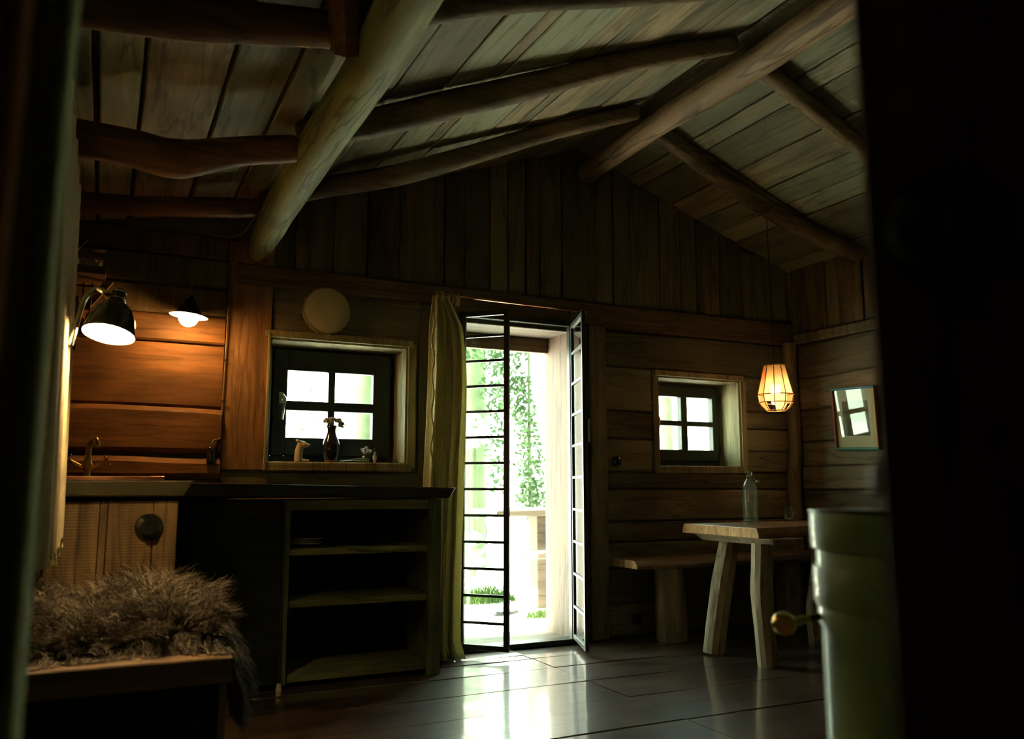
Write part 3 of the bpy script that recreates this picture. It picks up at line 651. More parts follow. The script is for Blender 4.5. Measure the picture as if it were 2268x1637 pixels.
f = thing('faucet', 'old brass mixer tap with two cross handles at the sink', 'faucet', (-.058, 4.03, .972))
m = MB(); m.lathe([(.0005, 0), (.024, 0), (.022, .012), (.014, .02), (.013, .045), (.020, .055), (.022, .068), (.016, .085), (.011, .12), (.0005, .121)], (-.058, 4.03, .972), 18); obj('tap_body', m, M['oldbrass'], f, smooth=True)
m = MB(); m.tube([(-.058, 4.03, 1.08), (-.056, 4.028, 1.125), (-.045, 4.01, 1.148), (-.032, 3.985, 1.145), (-.026, 3.97, 1.118)], [.012, .013, .014, .013, .014], 12, sub=5, round_end=False); obj('spout', m, M['oldbrass'], f, smooth=True)
for s_ in (-1, 1):
    bx_, by_ = -.058 + s_ * .018, 4.03
    m = MB(); e = Vector((-.058 + s_ * .075, 4.02, 1.062)); m.tube([(bx_, by_, 1.030), e], [.009, .007], 10); m.tube([e - Vector((s_ * .01, 0, .004)), e + Vector((s_ * .004, 0, .002))], .012, 10)
    ob = obj('valve_arm', m, M['oldbrass'], f, smooth=True, auto=40)
    m = MB(); ax = Vector((s_, 0, .5)).normalized(); p1 = Vector((0, 1, 0)); p2 = ax.cross(p1)
    for q_ in (p1, p2): m.tube([e + q_ * .020, e - q_ * .020], .0035, 7); m.ball(e + q_ * .021, .0055, 8); m.ball(e - q_ * .021, .0055, 8)
    obj('cross_handle', m, M['oldbrass'], f, smooth=True)

# sill objects ------------------------------------------------------
ZS = 1.085
v = thing('flower_vase', 'dark glazed vase of dried flowers on the sill', 'vase', (1.150, 4.70, ZS))
m = MB(); m.lathe([(.0005, 0), (.029, 0), (.031, .006), (.034, .012), (.048, .05), (.0515, .08), (.044, .115), (.030, .148), (.024, .17), (.024, .185), (.032, .205), (.030, .205), (.021, .185), (.021, .16), (.0005, .10)], (1.150, 4.70, ZS), 28); obj('vase_body', m, M['vase'], v, smooth=True)
m = MB(); m.lathe([(.0005, .0002), (.030, .0002), (.0335, .010), (.032, .0125), (.0285, .006), (.0005, .005)], (1.150, 4.70, ZS), 24); obj('bare_foot', m, M['clay'], v, smooth=True)
m = MB(); r = random.Random(9)
for k in range(120):
    a = r.uniform(0, 6.28); b = r.random() ** .5; m.ball((1.150 + .05 * b * cos(a) + .005, 4.70 + .03 * b * sin(a), ZS + .232 + .014 * (1 - b) + r.uniform(-.008, .01)), r.uniform(.004, .008), 6)
for k in range(30):
    m.ball((1.203 + r.uniform(-.014, .014), 4.70 + r.uniform(-.012, .012), ZS + .212 + r.uniform(-.013, .013)), r.uniform(.004, .007), 6)
bl = obj('flower_head', m, M['dried'], v, smooth=True)
m = MB()
for k in range(7): a = k * .9; m.tube([(1.150, 4.70, ZS + .15), (1.150 + .012 * cos(a), 4.70 + .012 * sin(a), ZS + .205), (1.150 + .034 * cos(a) + .01, 4.70 + .02 * sin(a), ZS + .235)], .0014, 5)
obj('stem', m, M['stem'], v)
g = thing('animal_figurine', 'small pale animal bust with orange cheek at the left of sill', 'figurine', (.985, 4.68, ZS))
m = MB(); m.tube([(.968, 4.68, ZS), (.966, 4.68, ZS + .035), (.970, 4.68, ZS + .07), (.982, 4.68, ZS + .098)], [.024, .021, .021, .022], 14, sub=4, round_end=False)
m.tube([(.972, 4.68, ZS + .096), (.992, 4.68, ZS + .094), (1.012, 4.68, ZS + .090), (1.022, 4.68, ZS + .092)], [.022, .019, .011, .008], 12, sub=3, round_end=True)
m.tube([(.965, 4.68, ZS + .002), (.99, 4.672, ZS + .006), (1.022, 4.668, ZS + .004)], [.014, .010, .006], 10, sub=3)
obj('body', m, M['plaster'], g, smooth=True)
m = MB(); m.ball((.990, 4.663, ZS + .090), .012, 12, sc=(1.2, .5, 1)); obj('cheek', m, M['plaster_o'], g, smooth=True)
m = MB(); m.ball((1.026, 4.68, ZS + .094), .0055, 8); obj('nose', m, M['bakelite'], g, smooth=True)
for y_ in (-.012, .012):
    m = MB(); m.tube([(.968, 4.68 + y_, ZS + .108), (.952, 4.68 + y_ * 1.3, ZS + .122)], [.009, .0015], 8); obj('ear', m, M['plaster'], g, smooth=True)
t = thing('bud_bottle', 'tiny tan bottle with one flower at the right of sill', 'bottle', (1.405, 4.70, ZS))
m = MB(); m.lathe([(.0005, 0), (.011, 0), (.006, .010), (.013, .022), (.012, .034), (.005, .055), (.006, .062), (.004, .062), (.003, .05), (.0005, .03)], (1.405, 4.70, ZS), 18); obj('bottle_body', m, M['plaster'], t, smooth=True)
m = MB(); m.lathe([(.0075 + .0018 * cos(a), .0018 * sin(a)) for a in [k * pi / 4 for k in range(8)]], (1.405, 4.70, ZS + .071), 14, Matrix.Rotation(radians(90), 3, 'X'), close=True); obj('wire_ring', m, M['iron'], t, smooth=True)
m = MB(); m.tube([(1.404, 4.70, ZS + .05), (1.402, 4.70, ZS + .066), (1.385, 4.699, ZS + .074), (1.362, 4.698, ZS + .080)], .0012, 6, sub=3); obj('stem', m, M['stem'], t)
m = MB(); r = random.Random(4)
for k in range(70): a = r.uniform(0, 6.28); b = r.random() ** .5; m.ball((1.352 + .030 * b * cos(a), 4.698 + .015 * sin(a * 3), ZS + .068 + .015 * b * sin(a)), r.uniform(.003, .0055), 6)
for k in range(10): m.ball((1.356 + r.uniform(-.008, .008), 4.698, ZS + .086 + r.uniform(-.006, .006)), .0045, 6)
obj('blossom', m, M['dried_w'], t, smooth=True)
t = thing('twisted_wire_whisk', 'slim twisted metal tool lying on the sill beside the vase', 'tool', (1.25, 4.70, ZS))
m = MB(); pts = []
for k in range(60): a = k / 59; pts.append((1.195 + a * .085, 4.69 + .0025 * cos(k * 1.1), ZS + .004 + a * .010 + .0025 * sin(k * 1.1)))
m.tube(pts, .0018, 5); obj('twisted_shaft', m, M['chrome'], t, smooth=True)
m = MB(); m.tube([(1.275, 4.69, ZS + .013), (1.29, 4.69, ZS + .019), (1.35, 4.692, ZS + .020), (1.372, 4.692, ZS + .018)], [.003, .004, .006, .005], 8, sub=3); m.tube([(1.28, 4.70, ZS + .008), (1.37, 4.70, ZS + .006)], .0055, 8); obj('handle', m, M['stem'], t, smooth=True)
m = MB(); m.ball((1.338, 4.69, ZS + .030), .009, 12); tag(obj('pebble', m, M['porcelain'], None, smooth=True), 'small white bead resting on the tool at the window', 'bead')

# drum above window one
dm = thing('hand_drum', 'round frame drum hung on the wall above the kitchen window', 'drum', (1.09, 4.655, 1.935))
rotd = Matrix.Rotation(radians(90), 3, 'X')
m = MB(); m.lathe([(.0005, .018), (.06, .0185), (.125, .018), (.130, .015), (.130, .004)], (1.09, 4.655, 1.935), 40, rotd); obj('drum_skin', m, M['drum'], dm, smooth=True, auto=40)
m = MB(); m.lathe([(.128, -.012), (.134, -.012), (.134, .010), (.128, .010)], (1.09, 4.655, 1.935), 40, rotd, close=True); obj('drum_frame', m, M['drum_rim'], dm, smooth=True, auto=40)
m = MB(); pts = [(1.09 + .131 * cos(a), 4.637 + .004 * sin(a * 24), 1.935 + .131 * sin(a)) for a in [2 * pi * k / 96 for k in range(97)]]; m.tube(pts, .0025, 5); obj('lacing', m, M['drum_rim'], dm, smooth=True)
for k in range(9):
    a = -.3 - k * .55; p = Vector((1.09 + .137 * cos(a), 4.65, 1.935 + .137 * sin(a)))
    m = MB(); m.ball(p, .007, 8); obj('peg', m, M['drum_rim'], dm, smooth=True)
for (a, b, c_, d_) in ((1.025, 1.975, .028, .4), (1.115, 2.010, .035, .3)):
    m = MB(); m.tube([(a, 4.6362, b), (a + c_ * .5, 4.6362, b + c_ * d_ * .5), (a + c_, 4.6362, b + c_ * d_)], .0012, 4); obj('scratch', m, M['header'], dm)

# electric fittings
def rotary(label, x, y, z, r_, nrm='Y', name='light_switch'):
    t = thing(name, label, 'switch', (x, y, z))
    m = MB(); m.lathe([(.0005, 0), (r_, 0), (r_ * 1.02, .006), (r_ * .92, .014), (r_ * .62, .018), (.0005, .018)], (x, y, z), 28, rotd); obj('base', m, M['bakelite'], t, smooth=True, auto=40)
    m = MB(); m.lathe([(.0005, .036), (r_ * .35, .035), (r_ * .42, .030), (r_ * .40, .018), (.0005, .018)], (x, y, z), 20, rotd); obj('cap', m, M['bakelite'], t, smooth=True, auto=40)
    return t
rotary('round black switch on the wall boards left of the small window', 3.028, 4.668, 1.11, .034)
rotary('round black socket low on the wall under the bench', 3.158, 4.668, .105, .036, name='wall_socket')
b_ = thing('junction_plug', 'black rounded plug box on the kitchen wall by the window', 'plug', (.50, 4.60, 1.107))
m = MB(); m.tube([(.498, 4.615, 1.145), (.500, 4.612, 1.115), (.503, 4.610, 1.07)], [.020, .024, .021], 14, sub=3, round_end=True); obj('plug_body', m, M['bakelite'], b_, smooth=True)
m = MB(); m.box(.49, .525, 4.628, 4.66, 1.075, 1.15); obj('back_plate', m, M['bakelite'], b_, bevel=.004)
t = thing('wall_cable', 'thin cable running down the post to the plug box', 'cable', (.555, 4.66, 1.5))
m = MB(); m.tube([(.562, 4.655, 2.16), (.560, 4.655, 1.9), (.556, 4.655, 1.6), (.552, 4.655, 1.35), (.550, 4.640, 1.22), (.540, 4.63, 1.195), (.515, 4.62, 1.19), (.502, 4.615, 1.165)], .0042, 7, sub=5); obj('cable', m, M['cable'], t, smooth=True)
for z in (1.93, 1.62, 1.40):
    m = MB(); m.tube([(.545, 4.648, z), (.575, 4.648, z)], .0025, 6); obj('cable_clip', m, M['iron'], t)

# shelf high at left with crockery
c = thing('wall_shelf', 'rough dark shelf plank high at left holding crockery', 'shelf', (-.2, 4.35, 1.92))
m = MB(); m.board((-.285, 4.45, 1.895), X, Z, N_, .245, .035, .34, .003, .003, .01, 8, .006, seed=71); obj('shelf_plank', m, M['header'], c)
m = MB(); m.hexa([(-.13, 4.24, 1.76), (-.10, 4.24, 1.76), (-.10, 4.27, 1.76), (-.13, 4.27, 1.76), (-.045, 4.24, 1.895), (-.005, 4.24, 1.895), (-.005, 4.27, 1.895), (-.045, 4.27, 1.895)]); obj('bracket', m, M['log_red'], c)
m = MB(); m.box(-.285, -.10, 4.24, 4.27, 1.755, 1.785); obj('bracket_arm', m, M['log_red'], c)
c = thing('glass_goblet', 'upturned small glass goblet with a paper inside on shelf', 'goblet', (-.087, 4.28, 1.931))
m = MB(); m.lathe([(.0005, .0), (.024, .0), (.018, .01), (.006, .016), (.012, .028), (.030, .045), (.034, .075), (.032, .075), (.028, .046), (.010, .032), (.0005, .03)], (-.087, 4.28, 1.931), 22); obj('bowl', m, M['bottle'], c, smooth=True)
m = MB(); m.add([(-.115, 4.285, 2.015), (-.075, 4.27, 1.985), (-.07, 4.275, 1.962), (-.11, 4.29, 1.972), (-.118, 4.286, 2.017), (-.078, 4.271, 1.987), (-.073, 4.276, 1.964), (-.113, 4.291, 1.974)], [(0, 1, 2, 3), (7, 6, 5, 4), (0, 4, 5, 1), (1, 5, 6, 2), (2, 6, 7, 3), (3, 7, 4, 0)]); obj('paper_slip', m, M['porcelain'], c)
c = thing('stemmed_glass', 'inverted stemmed glass standing in the goblet on the shelf', 'glass', (-.070, 4.28, 1.98))
m = MB(); m.lathe([(.026, 1.966), (.022, 1.995), (.004, 2.004), (.0035, 2.035), (.006, 2.040), (.030, 2.044), (.030, 2.046), (.0005, 2.046)], (-.074, 4.28, 0), 22); obj('glass_body', m, M['bottle'], c, smooth=True)
c = thing('sugar_pot', 'white porcelain pot with gold rim and handle on shelf', 'pot', (-.205, 4.30, 1.931))
m = MB(); m.lathe([(.0005, 0), (.034, 0), (.038, .008), (.052, .05), (.050, .075), (.046, .080), (.028, .094), (.006, .100), (.009, .112), (.0005, .118)], (-.205, 4.30, 1.931), 28); obj('pot_body', m, M['porcelain'], c, smooth=True)
m = MB(); m.tube([(-.160, 4.30, 1.995), (-.135, 4.30, 2.005), (-.122, 4.30, 1.985), (-.135, 4.30, 1.958), (-.158, 4.30, 1.945)], .0055, 8, sub=5); obj('handle', m, M['porcelain'], c, smooth=True)
m = MB(); m.lathe([(.0515, .070), (.0525, .072), (.0515, .074)], (-.205, 4.30, 1.931), 28, close=True); obj('gold_rim', m, M['brass'], c, smooth=True)
c = thing('paint_brush', 'thin brush with a reddish handle poking out of the pot', 'brush', (-.17, 4.30, 2.03))
m = MB(); m.tube([(-.185, 4.30, 2.018), (-.155, 4.30, 2.058)], .0042, 7); obj('brush_handle', m, M['plaster_o'], c, smooth=True)
m = MB(); m.tube([(-.155, 4.30, 2.058), (-.128, 4.30, 2.094)], [.003, .0022], 7); obj('brush_tip', m, M['dried'], c, smooth=True)
# hanging pans / utensils
m = MB(); m.tube([(-.28, 4.22, 1.86), (-.07, 4.22, 1.86)], .005, 8); m.tube([(-.27, 4.22, 1.86), (-.27, 4.24, 1.9)], .004, 6); tag(obj('utensil_rail', m, M['iron'], None, smooth=True), 'thin iron rail for utensils under the high shelf', 'rail')
UT = [(-.245, .26, 'black iron ladle, leftmost on the utensil rail'), (-.205, .24, 'black iron skimmer, second from left on the utensil rail'), (-.165, .27, 'long black fork, middle of the utensil rail'), (-.128, .23, 'black spatula, second from right on the utensil rail'), (-.092, .20, 'short black spoon, rightmost on the utensil rail')]
for k, (x, L_, lb) in enumerate(UT):
    c = thing('kitchen_utensil', lb, 'utensil', (x, 4.21, 1.86), 'utensils on the rail')
    m = MB(); m.tube([(x, 4.223, 1.866), (x, 4.213, 1.870), (x, 4.207, 1.855), (x + .006 * sin(k), 4.207, 1.86 - L_ * .65)], .0035, 7, sub=3); obj('handle', m, M['iron'], c, smooth=True)
    m = MB(); m.ball((x + .006 * sin(k), 4.207, 1.86 - L_ * .82), .022, 12, sc=(.8, .25, 1.9)); obj('head', m, M['iron'], c, smooth=True)
m = MB(); m.box(-.295, -.15, 4.46, 4.50, 1.60, 1.86); tag(obj('knife_board', m, M['iron'], None, bevel=.003), 'black board standing on the wall behind the utensils', 'board')

# pendant with glass globe
c = thing('enamel_pendant_lamp', 'small flat enamel pendant with glowing globe near the kitchen wall', 'lamp', (.345, 4.47, 1.80))
P0 = Vector((.347, 4.47, 1.806)); rt = Matrix.Rotation(radians(5.5), 3, 'Y')
m = MB(); m.lathe([(.026, .056), (.042, .050), (.054, .032), (.066, .014), (.094, .003), (.095, .0), (.094, .0005), (.064, .012), (.052, .030), (.041, .048), (.026, .054)], P0, 32, rt, close=True); obj('lamp_shade', m, M['lampshade'], c, smooth=True, auto=50)
m = MB(); m.lathe([(.094, -.0005), (.063, .010), (.050, .030), (.040, .046), (.024, .052)], P0, 32, rt); obj('reflector', m, M['white'], c, smooth=True)
m = MB(); m.lathe([(.0005, .110), (.007, .108), (.012, .095), (.022, .088), (.026, .075), (.028, .054), (.020, .046), (.0005, .046)], P0, 20, rt); obj('lamp_holder', m, M['bakelite'], c, smooth=True, auto=40)
m = MB(); m.ball(P0 + Vector((0, 0, -.006)), .049, 20); obj('light_bulb', m, emit('warm_globe', (1.0, .48, .13), 7.0), c, smooth=True)
m = MB(); m.tube([(.347, 4.47, 1.91), (.360, 4.47, 1.985), (.384, 4.47, 2.085), (.355, 4.47, 2.18), (.325, 4.47, 2.25), (.327, 4.45, 2.388)], .0032, 7, sub=6); obj('lamp_cable', m, M['cable'], c, smooth=True)
m = MB(); m.tube([(.36, 4.1, 2.20), (.40, 4.1, 2.15), (.46, 4.08, 2.13), (.53, 4.05, 2.145), (.58, 4.0, 2.22)], .003, 6, sub=5); tag(obj('loose_cable', m, M['cable'], None, smooth=True), 'loose cable sagging below the joist near the purlin', 'cable')

# desk style wall lamp
c = thing('wall_lamp', 'dark bell-shaped lamp on a curved arm above the sink', 'lamp', (-.01, 2.9, 1.5))
ax = Vector((-.15, -.24, -1)).normalized(); rq = Vector((0, 0, -1)).rotation_difference(ax).to_matrix(); A = Vector((-.008, 2.9, 1.425))
m = MB(); m.lathe([(.022, .118), (.034, .110), (.052, .090), (.068, .055), (.0765, .015), (.0775, .0), (.0765, .0), (.0745, .015), (.066, .054), (.050, .086), (.022, .106)], A, 44, rq, close=True)
obj('lamp_shade', m, M['lampshade'], c, smooth=True, auto=50)
m = MB(); m.lathe([(.0765, .0012), (.0738, .015), (.0652, .054), (.049, .085), (.0005, .104)], A, 44, rq); obj('reflector', m, M['white'], c, smooth=True)
m = MB(); m.lathe([(.0005, .160), (.018, .158), (.022, .150), (.022, .122), (.026, .120), (.026, .112), (.0005, .112)], A, 24, rq); obj('lamp_cap', m, M['lampshade'], c, smooth=True, auto=35)
m = MB()
for z_ in (.150, .126): m.lathe([(.0225, z_ - .003), (.0245, z_), (.0225, z_ + .003)], A, 24, rq, close=True)
obj('cap_ring', m, M['chrome'], c, smooth=True)
m = MB(); m.ball(A + rq @ Vector((0, 0, .040)), .030, 16); obj('light_bulb', m, emit('white_bulb', (1.0, .70, .34), 34), c, smooth=True)
k0 = A + rq @ Vector((-.024, 0, .132))
m = MB(); m.tube([k0, (-.030, 2.90, 1.562), (-.052, 2.90, 1.568), (-.082, 2.90, 1.535), (-.096, 2.90, 1.470), (-.112, 2.90, 1.385)], .0085, 8, sub=6); obj('lamp_arm', m, M['chrome'], c, smooth=True, auto=60)
m = MB(); m.ball(k0 + Vector((-.003, 0, 0)), .011, 12); m.tube([k0 + Vector((0, -.012, -.004)), k0 + Vector((0, .012, -.004))], .005, 8); obj('knuckle', m, M['brass'], c, smooth=True)
m = MB(); m.tube([(-.112, 2.90, 1.388), (-.14, 2.96, 1.37), (-.288, 3.62, 1.37)], .006, 8); m.tube([(-.283, 3.62, 1.37), (-.296, 3.62, 1.37)], .03, 12); obj('wall_mount', m, M['iron'], c, smooth=True, auto=40)

# ================================================================== BENCH WITH SHEEPSKIN
c = thing('low_bench', 'low wooden bench with thick plank seat under the sheepskin', 'bench', (.05, 2.75, 0))
m = MB(); m.board((-.28, 3.16, .432), X, Z, N_, .625, .068, .745, .003, .002, .006, 12, .004, seed=61); obj('seat', m, M['stool'], c)
m = MB(); m.box(-.26, .315, 2.47, 2.50, .0, .43); obj('front_panel', m, M['dark'], c, bevel=.003)
m = MB(); m.box(.318, .338, 2.46, 3.12, .0, .43); obj('side_panel', m, M['leg'], c, bevel=.003)
m = MB(); m.box(-.26, .315, 3.09, 3.12, .0, .43); obj('back_panel', m, M['dark'], c, bevel=.003)
# fleece: hide sheet + curly locks
fm, fn, fp = new_mat('grey_fleece'); gN = fn.nodes.new('ShaderNodeNewGeometry'); rpN = fn.nodes.new('ShaderNodeValToRGB')
e = rpN.color_ramp.elements; e[0].position = 0; e[0].color = (.045, .030, .017, 1); e[1].position = 1; e[1].color = (.50, .42, .31, 1)
e2 = rpN.color_ramp.elements.new(.55); e2.color = (.11, .080, .050, 1)
fn.links.new(gN.outputs['Random Per Island'], rpN.inputs[0]); fn.links.new(rpN.outputs[0], fp.inputs['Base Color']); fp.inputs['Roughness'].default_value = .75; fp.inputs['Specular IOR Level'].default_value = .25
M['fleece'] = fm
def hide(uu, v):  # uu along x, v front to back
    x = -.275 + uu * .72; y = 2.50 + v * .64
    yf = 2.50 + .035 * sin(x * 9) + .06 * max(0, 1 - uu * 1.5) ** 2
    y = yf + v * (3.13 - yf)
    if uu > .86:   # drape over the right side of the bench
        y = y + (.10 * (1 - v)) * (uu - .86) / .14
    z = .512 + .075 * math.sin(min(1, v * 1.25) * pi / 2) + .018 * sin(x * 13 + 2 * y) + .012 * sin(y * 17)
    if v < .08: z -= .008 * (1 - v / .08)
    edge = .345 - .0
    if x > edge:
        d = x - edge; x = edge + .030 * math.sin(min(1, d / .05) * pi / 2); z -= max(0, d) * 1.55 + .02
    return Vector((x, y, z))
nu, nv = 34, 26; hv = [hide(i / nu, j_ / nv) for j_ in range(nv + 1) for i in range(nu + 1)]
sk = thing('sheepskin', 'shaggy grey-brown sheepskin draped over the low bench', 'sheepskin', (.05, 2.8, .5))
m = MB(); m.add(hv, [(j_ * (nu + 1) + i, j_ * (nu + 1) + i + 1, (j_ + 1) * (nu + 1) + i + 1, (j_ + 1) * (nu + 1) + i) for j_ in range(nv) for i in range(nu)])
hd_ = obj('hide', m, M['fleece'], sk, smooth=True, recalc=False); s_ = hd_.modifiers.new('thickness', 'SOLIDIFY'); s_.thickness = .01; s_.offset = -1
def strands(count, seed):
    g = np.random.default_rng(seed); V = []; F = []; base = 0; nseg = 7
    cl = g.random((420, 2)); cd = g.uniform(0, 2 * pi, 420); ch = g.uniform(.6, 1.35, 420)
    for k in range(count):
        uu, v = g.random(), g.random()
        if k % 9 == 0: v = g.random() * .08
        if k % 5 == 0: uu = .8 + .2 * g.random()
        if k % 13 == 0: v = 1 - g.random() * .08
        q = int(np.argmin((cl[:, 0] - uu) ** 2 + (cl[:, 1] - v) ** 2))
        p = hide(uu, v); e_ = .02
        n_ = (hide(min(1, uu + e_), v) - hide(max(0, uu - e_), v)).cross(hide(uu, min(1, v + e_)) - hide(uu, max(0, v - e_)))
        n_.normalize()
        lay = Vector((cos(cd[q]) * .55 + .35 * (uu - .3), sin(cd[q]) * .55 - .5 * (1 - v) * (v < .3) + .2 * (v > .85), 0))
        if uu > .84: lay = Vector((.42, -.14, -1.0)) + lay * .5
        if v < .10: lay = lay * .5 + Vector((0, -.5, -.55))
        L_ = g.uniform(.055, .115) * ch[q] * (1 if v > .1 else .75); wdt = g.uniform(.0007, .0019)
        tgt = (hide(float(np.clip(cl[q, 0], 0, 1)), float(np.clip(cl[q, 1], 0, 1))) - p)
        d = (n_ * .40 + lay * .8 + Vector(g.normal(0, .10, 3))).normalized(); pts = [p]
        amp = g.uniform(.3, .9); ph = g.uniform(0, 6.28); sd = d.cross(Vector(g.normal(0, 1, 3))).normalized()
        for s2 in range(nseg):
            t_ = s2 / nseg
            d2 = (d + lay * (.55 * t_ + .1) + sd * amp * sin(ph + t_ * 9.5) + tgt * (6.0 * t_) + Vector((0, 0, -.45 * t_))).normalized()
            nx = pts[-1] + d2 * (L_ / nseg)
            flo = .503 if nx.x < .35 else .0
            if nx.z < flo and nx.y > 2.43: nx.z = flo + .001
            nx.x = max(nx.x, -.282); nx.y = min(nx.y, 3.44)
            pts.append(nx)
        for i, p_ in enumerate(pts):
            ww = wdt * (1 - .75 * i / nseg); a = sd * ww; b = d.cross(sd) * ww
            V += [p_ + a, p_ - a * .5 + b * .87, p_ - a * .5 - b * .87]
        for i in range(nseg):
            for j_ in range(3): F.append((base + i * 3 + j_, base + i * 3 + (j_ + 1) % 3, base + (i + 1) * 3 + (j_ + 1) % 3, base + (i + 1) * 3 + j_))
        base += 3 * (nseg + 1)
    return V, F
V_, F_ = strands(30000, 3)
me = D.meshes.new('wool'); me.from_pydata([tuple(v_) for v_ in V_], [], F_); me.materials.append(M['fleece']); me.polygons.foreach_set('use_smooth', [True] * len(me.polygons))
wo_ = D.objects.new('wool', me); COL.objects.link(wo_); wo_.parent = sk; wo_.matrix_parent_inverse = Matrix.Translation(-Vector(sk.location)); wo_['kind'] = 'stuff'

# ================================================================== TABLE, BENCH, GLASSWARE
TZ = .726
def slab(name, outline, z0, z1, inset, mats, parent, end_x=None):
    """live-edge slab: outline is a ccw list (x,y) of the BOTTOM; top inset on long sides"""
    m = MB(); n_ = len(outline); vs = [(x, y, z0) for x, y in outline] + [(x, y, z0 + (z1 - z0) * .45) for x, y in outline]
    cx_ = sum(x for x, y in outline) / n_; cy_ = sum(y for x, y in outline) / n_
    top = [(x, y + (inset if y < cy_ else -inset), z1) for x, y in outline]; vs += top
    m.add(vs, []); b = len(m.v) - 3 * n_
    for i in range(n_):
        j_ = (i + 1) % n_; isend = abs(outline[i][0] - outline[j_][0]) < .06 and abs(outline[i][1] - outline[j_][1]) > .05
        for L_ in (0, 1): m.f.append((b + L_ * n_ + i, b + L_ * n_ + j_, b + (L_ + 1) * n_ + j_, b + (L_ + 1) * n_ + i)); m.m.append(1 if isend else 0)
    m.f.append(tuple(b + i for i in range(n_))[::-1]); m.m.append(0); m.f.append(tuple(b + 2 * n_ + i for i in range(n_))); m.m.append(0)
    return obj(name, m, mats, parent, bevel=.004)
t = thing('plank_table', 'heavy live-edge plank table on splayed pole legs', 'table', (3.9, 3.9, 0))
slab('table_top', [(3.195, 3.545), (3.45, 3.60), (3.75, 3.68), (4.1, 3.70), (4.50, 3.66), (4.50, 4.22), (4.1, 4.26), (3.6, 4.24), (3.215, 4.235), (3.205, 3.90)], TZ - .055, TZ, .014, [M['table'], M['endgrain']], t)
m = MB(); m.hexa([(3.275, 3.52, .630), (3.40, 3.50, .630), (3.42, 4.14, .630), (3.29, 4.14, .630), (3.25, 3.50, TZ - .056), (3.46, 3.47, TZ - .056), (3.47, 4.19, TZ - .056), (3.26, 4.19, TZ - .056)]); obj('batten', m, M['leg'], t, bevel=.006)
m = MB(); m.box(4.28, 4.40, 3.72, 4.18, .64, TZ - .056); obj('batten', m, M['leg'], t, bevel=.006)
m = MB(); m.tube([(3.22, 3.985, 0), (3.250, 3.98, .18), (3.290, 3.975, .38), (3.325, 3.98, .50), (3.365, 3.98, .64)], [.060, .062, .064, .060, .058], 11, noise=.03, sub=4, seed=31); obj('leg', m, M['leg'], t, smooth=True, auto=28)
m = MB(); m.tube([(3.265, 3.59, 0), (3.25, 3.59, .2), (3.24, 3.59, .38), (3.25, 3.59, .52), (3.258, 3.59, .64)], [.054, .056, .060, .058, .058], 11, noise=.03, sub=4, seed=32); obj('leg', m, M['leg'], t, smooth=True, auto=28)
m = MB(); m.tube([(3.93, 3.90, 0), (3.89, 3.86, .22), (3.92, 3.85, .42), (3.96, 3.85, .66)], [.045, .05, .046, .05], 9, noise=.06, sub=4, seed=33); obj('leg', m, M['leg'], t, smooth=True, auto=28)
m = MB(); m.tube([(4.30, 4.12, 0), (4.32, 4.10, .3), (4.34, 4.08, .66)], [.05, .05, .05], 9, noise=.06, sub=4, seed=34); obj('leg', m, M['leg'], t, smooth=True, auto=28)

t = thing('plank_bench', 'live-edge plank bench along the wall behind the table', 'bench', (3.7, 4.45, 0))
slab('seat', [(2.945, 4.335), (3.05, 4.30), (3.4, 4.28), (3.9, 4.26), (4.50, 4.25), (4.55, 4.60), (3.9, 4.64), (3.4, 4.635), (2.955, 4.63)], .452, .502, .03, [M['bench'], M['endgrain']], t)
m = MB(); m.tube([(3.27, 4.44, 0), (3.265, 4.44, .15), (3.26, 4.44, .30), (3.25, 4.44, .452)], [.100, .102, .096, .092], 12, noise=.05, sub=3, seed=41, squash=1.0); obj('leg', m, M['leg'], t, smooth=True, auto=28)
m = MB(); m.tube([(4.25, 4.44, 0), (4.25, 4.44, .452)], [.09, .09], 12, noise=.05, sub=4, seed=42); obj('leg', m, M['leg'], t, smooth=True, auto=28)
m = MB(); pts = [(3.155, 4.28, .33), (3.15, 4.26, .25), (3.14, 4.25, .18), (3.10, 4.25, .14)]; m.tube([(3.21, 4.345, .44)] + pts, .0015, 5, sub=4); obj('splinter', m, M['stem'], t)

BX, BY = 3.62, 4.08
t = thing('swing_top_bottle', 'clear glass swing-top bottle of water on the table', 'bottle', (BX, BY, TZ))
m = MB(); m.lathe([(.0005, .006), (.040, .004), (.045, .0), (.047, .006), (.047, .20), (.044, .222), (.030, .250), (.018, .268), (.015, .285), (.015, .300), (.018, .302), (.018, .318), (.012, .320), (.0112, .300), (.0115, .284), (.014, .268), (.026, .248), (.040, .220), (.0435, .20), (.0435, .012), (.0005, .012)], (BX, BY, TZ), 36); obj('glass_body', m, M['bottle'], t, smooth=True, auto=60)
m = MB(); m.lathe([(.0005, .0125), (.0437, .0125), (.0437, .20), (.0402, .221), (.030, .238), (.0005, .238)], (BX, BY, TZ), 32); obj('water', m, M['water'], t, smooth=True, auto=40)
m = MB(); m.tube([(BX - .017, BY, TZ + .29), (BX + .012, BY - .014, TZ + .292), (BX + .03, BY - .01, TZ + .272), (BX + .050, BY - .012, TZ + .256)], .0016, 6, sub=4); m.tube([(BX + .017, BY, TZ + .296), (BX + .035, BY + .006, TZ + .262), (BX + .052, BY - .008, TZ + .252)], .0016, 6, sub=4)
m.lathe([(.0165, .284), (.0185, .286), (.0165, .288)], (BX, BY, TZ), 20, close=True); obj('wire_bail', m, M['chrome'], t, smooth=True)
m = MB(); m.ball((BX + .056, BY - .012, TZ + .252), .012, 12, sc=(1.1, 1, .85)); obj('stopper', m, M['porcelain'], t, smooth=True)
GX, GY = 4.03, 4.18
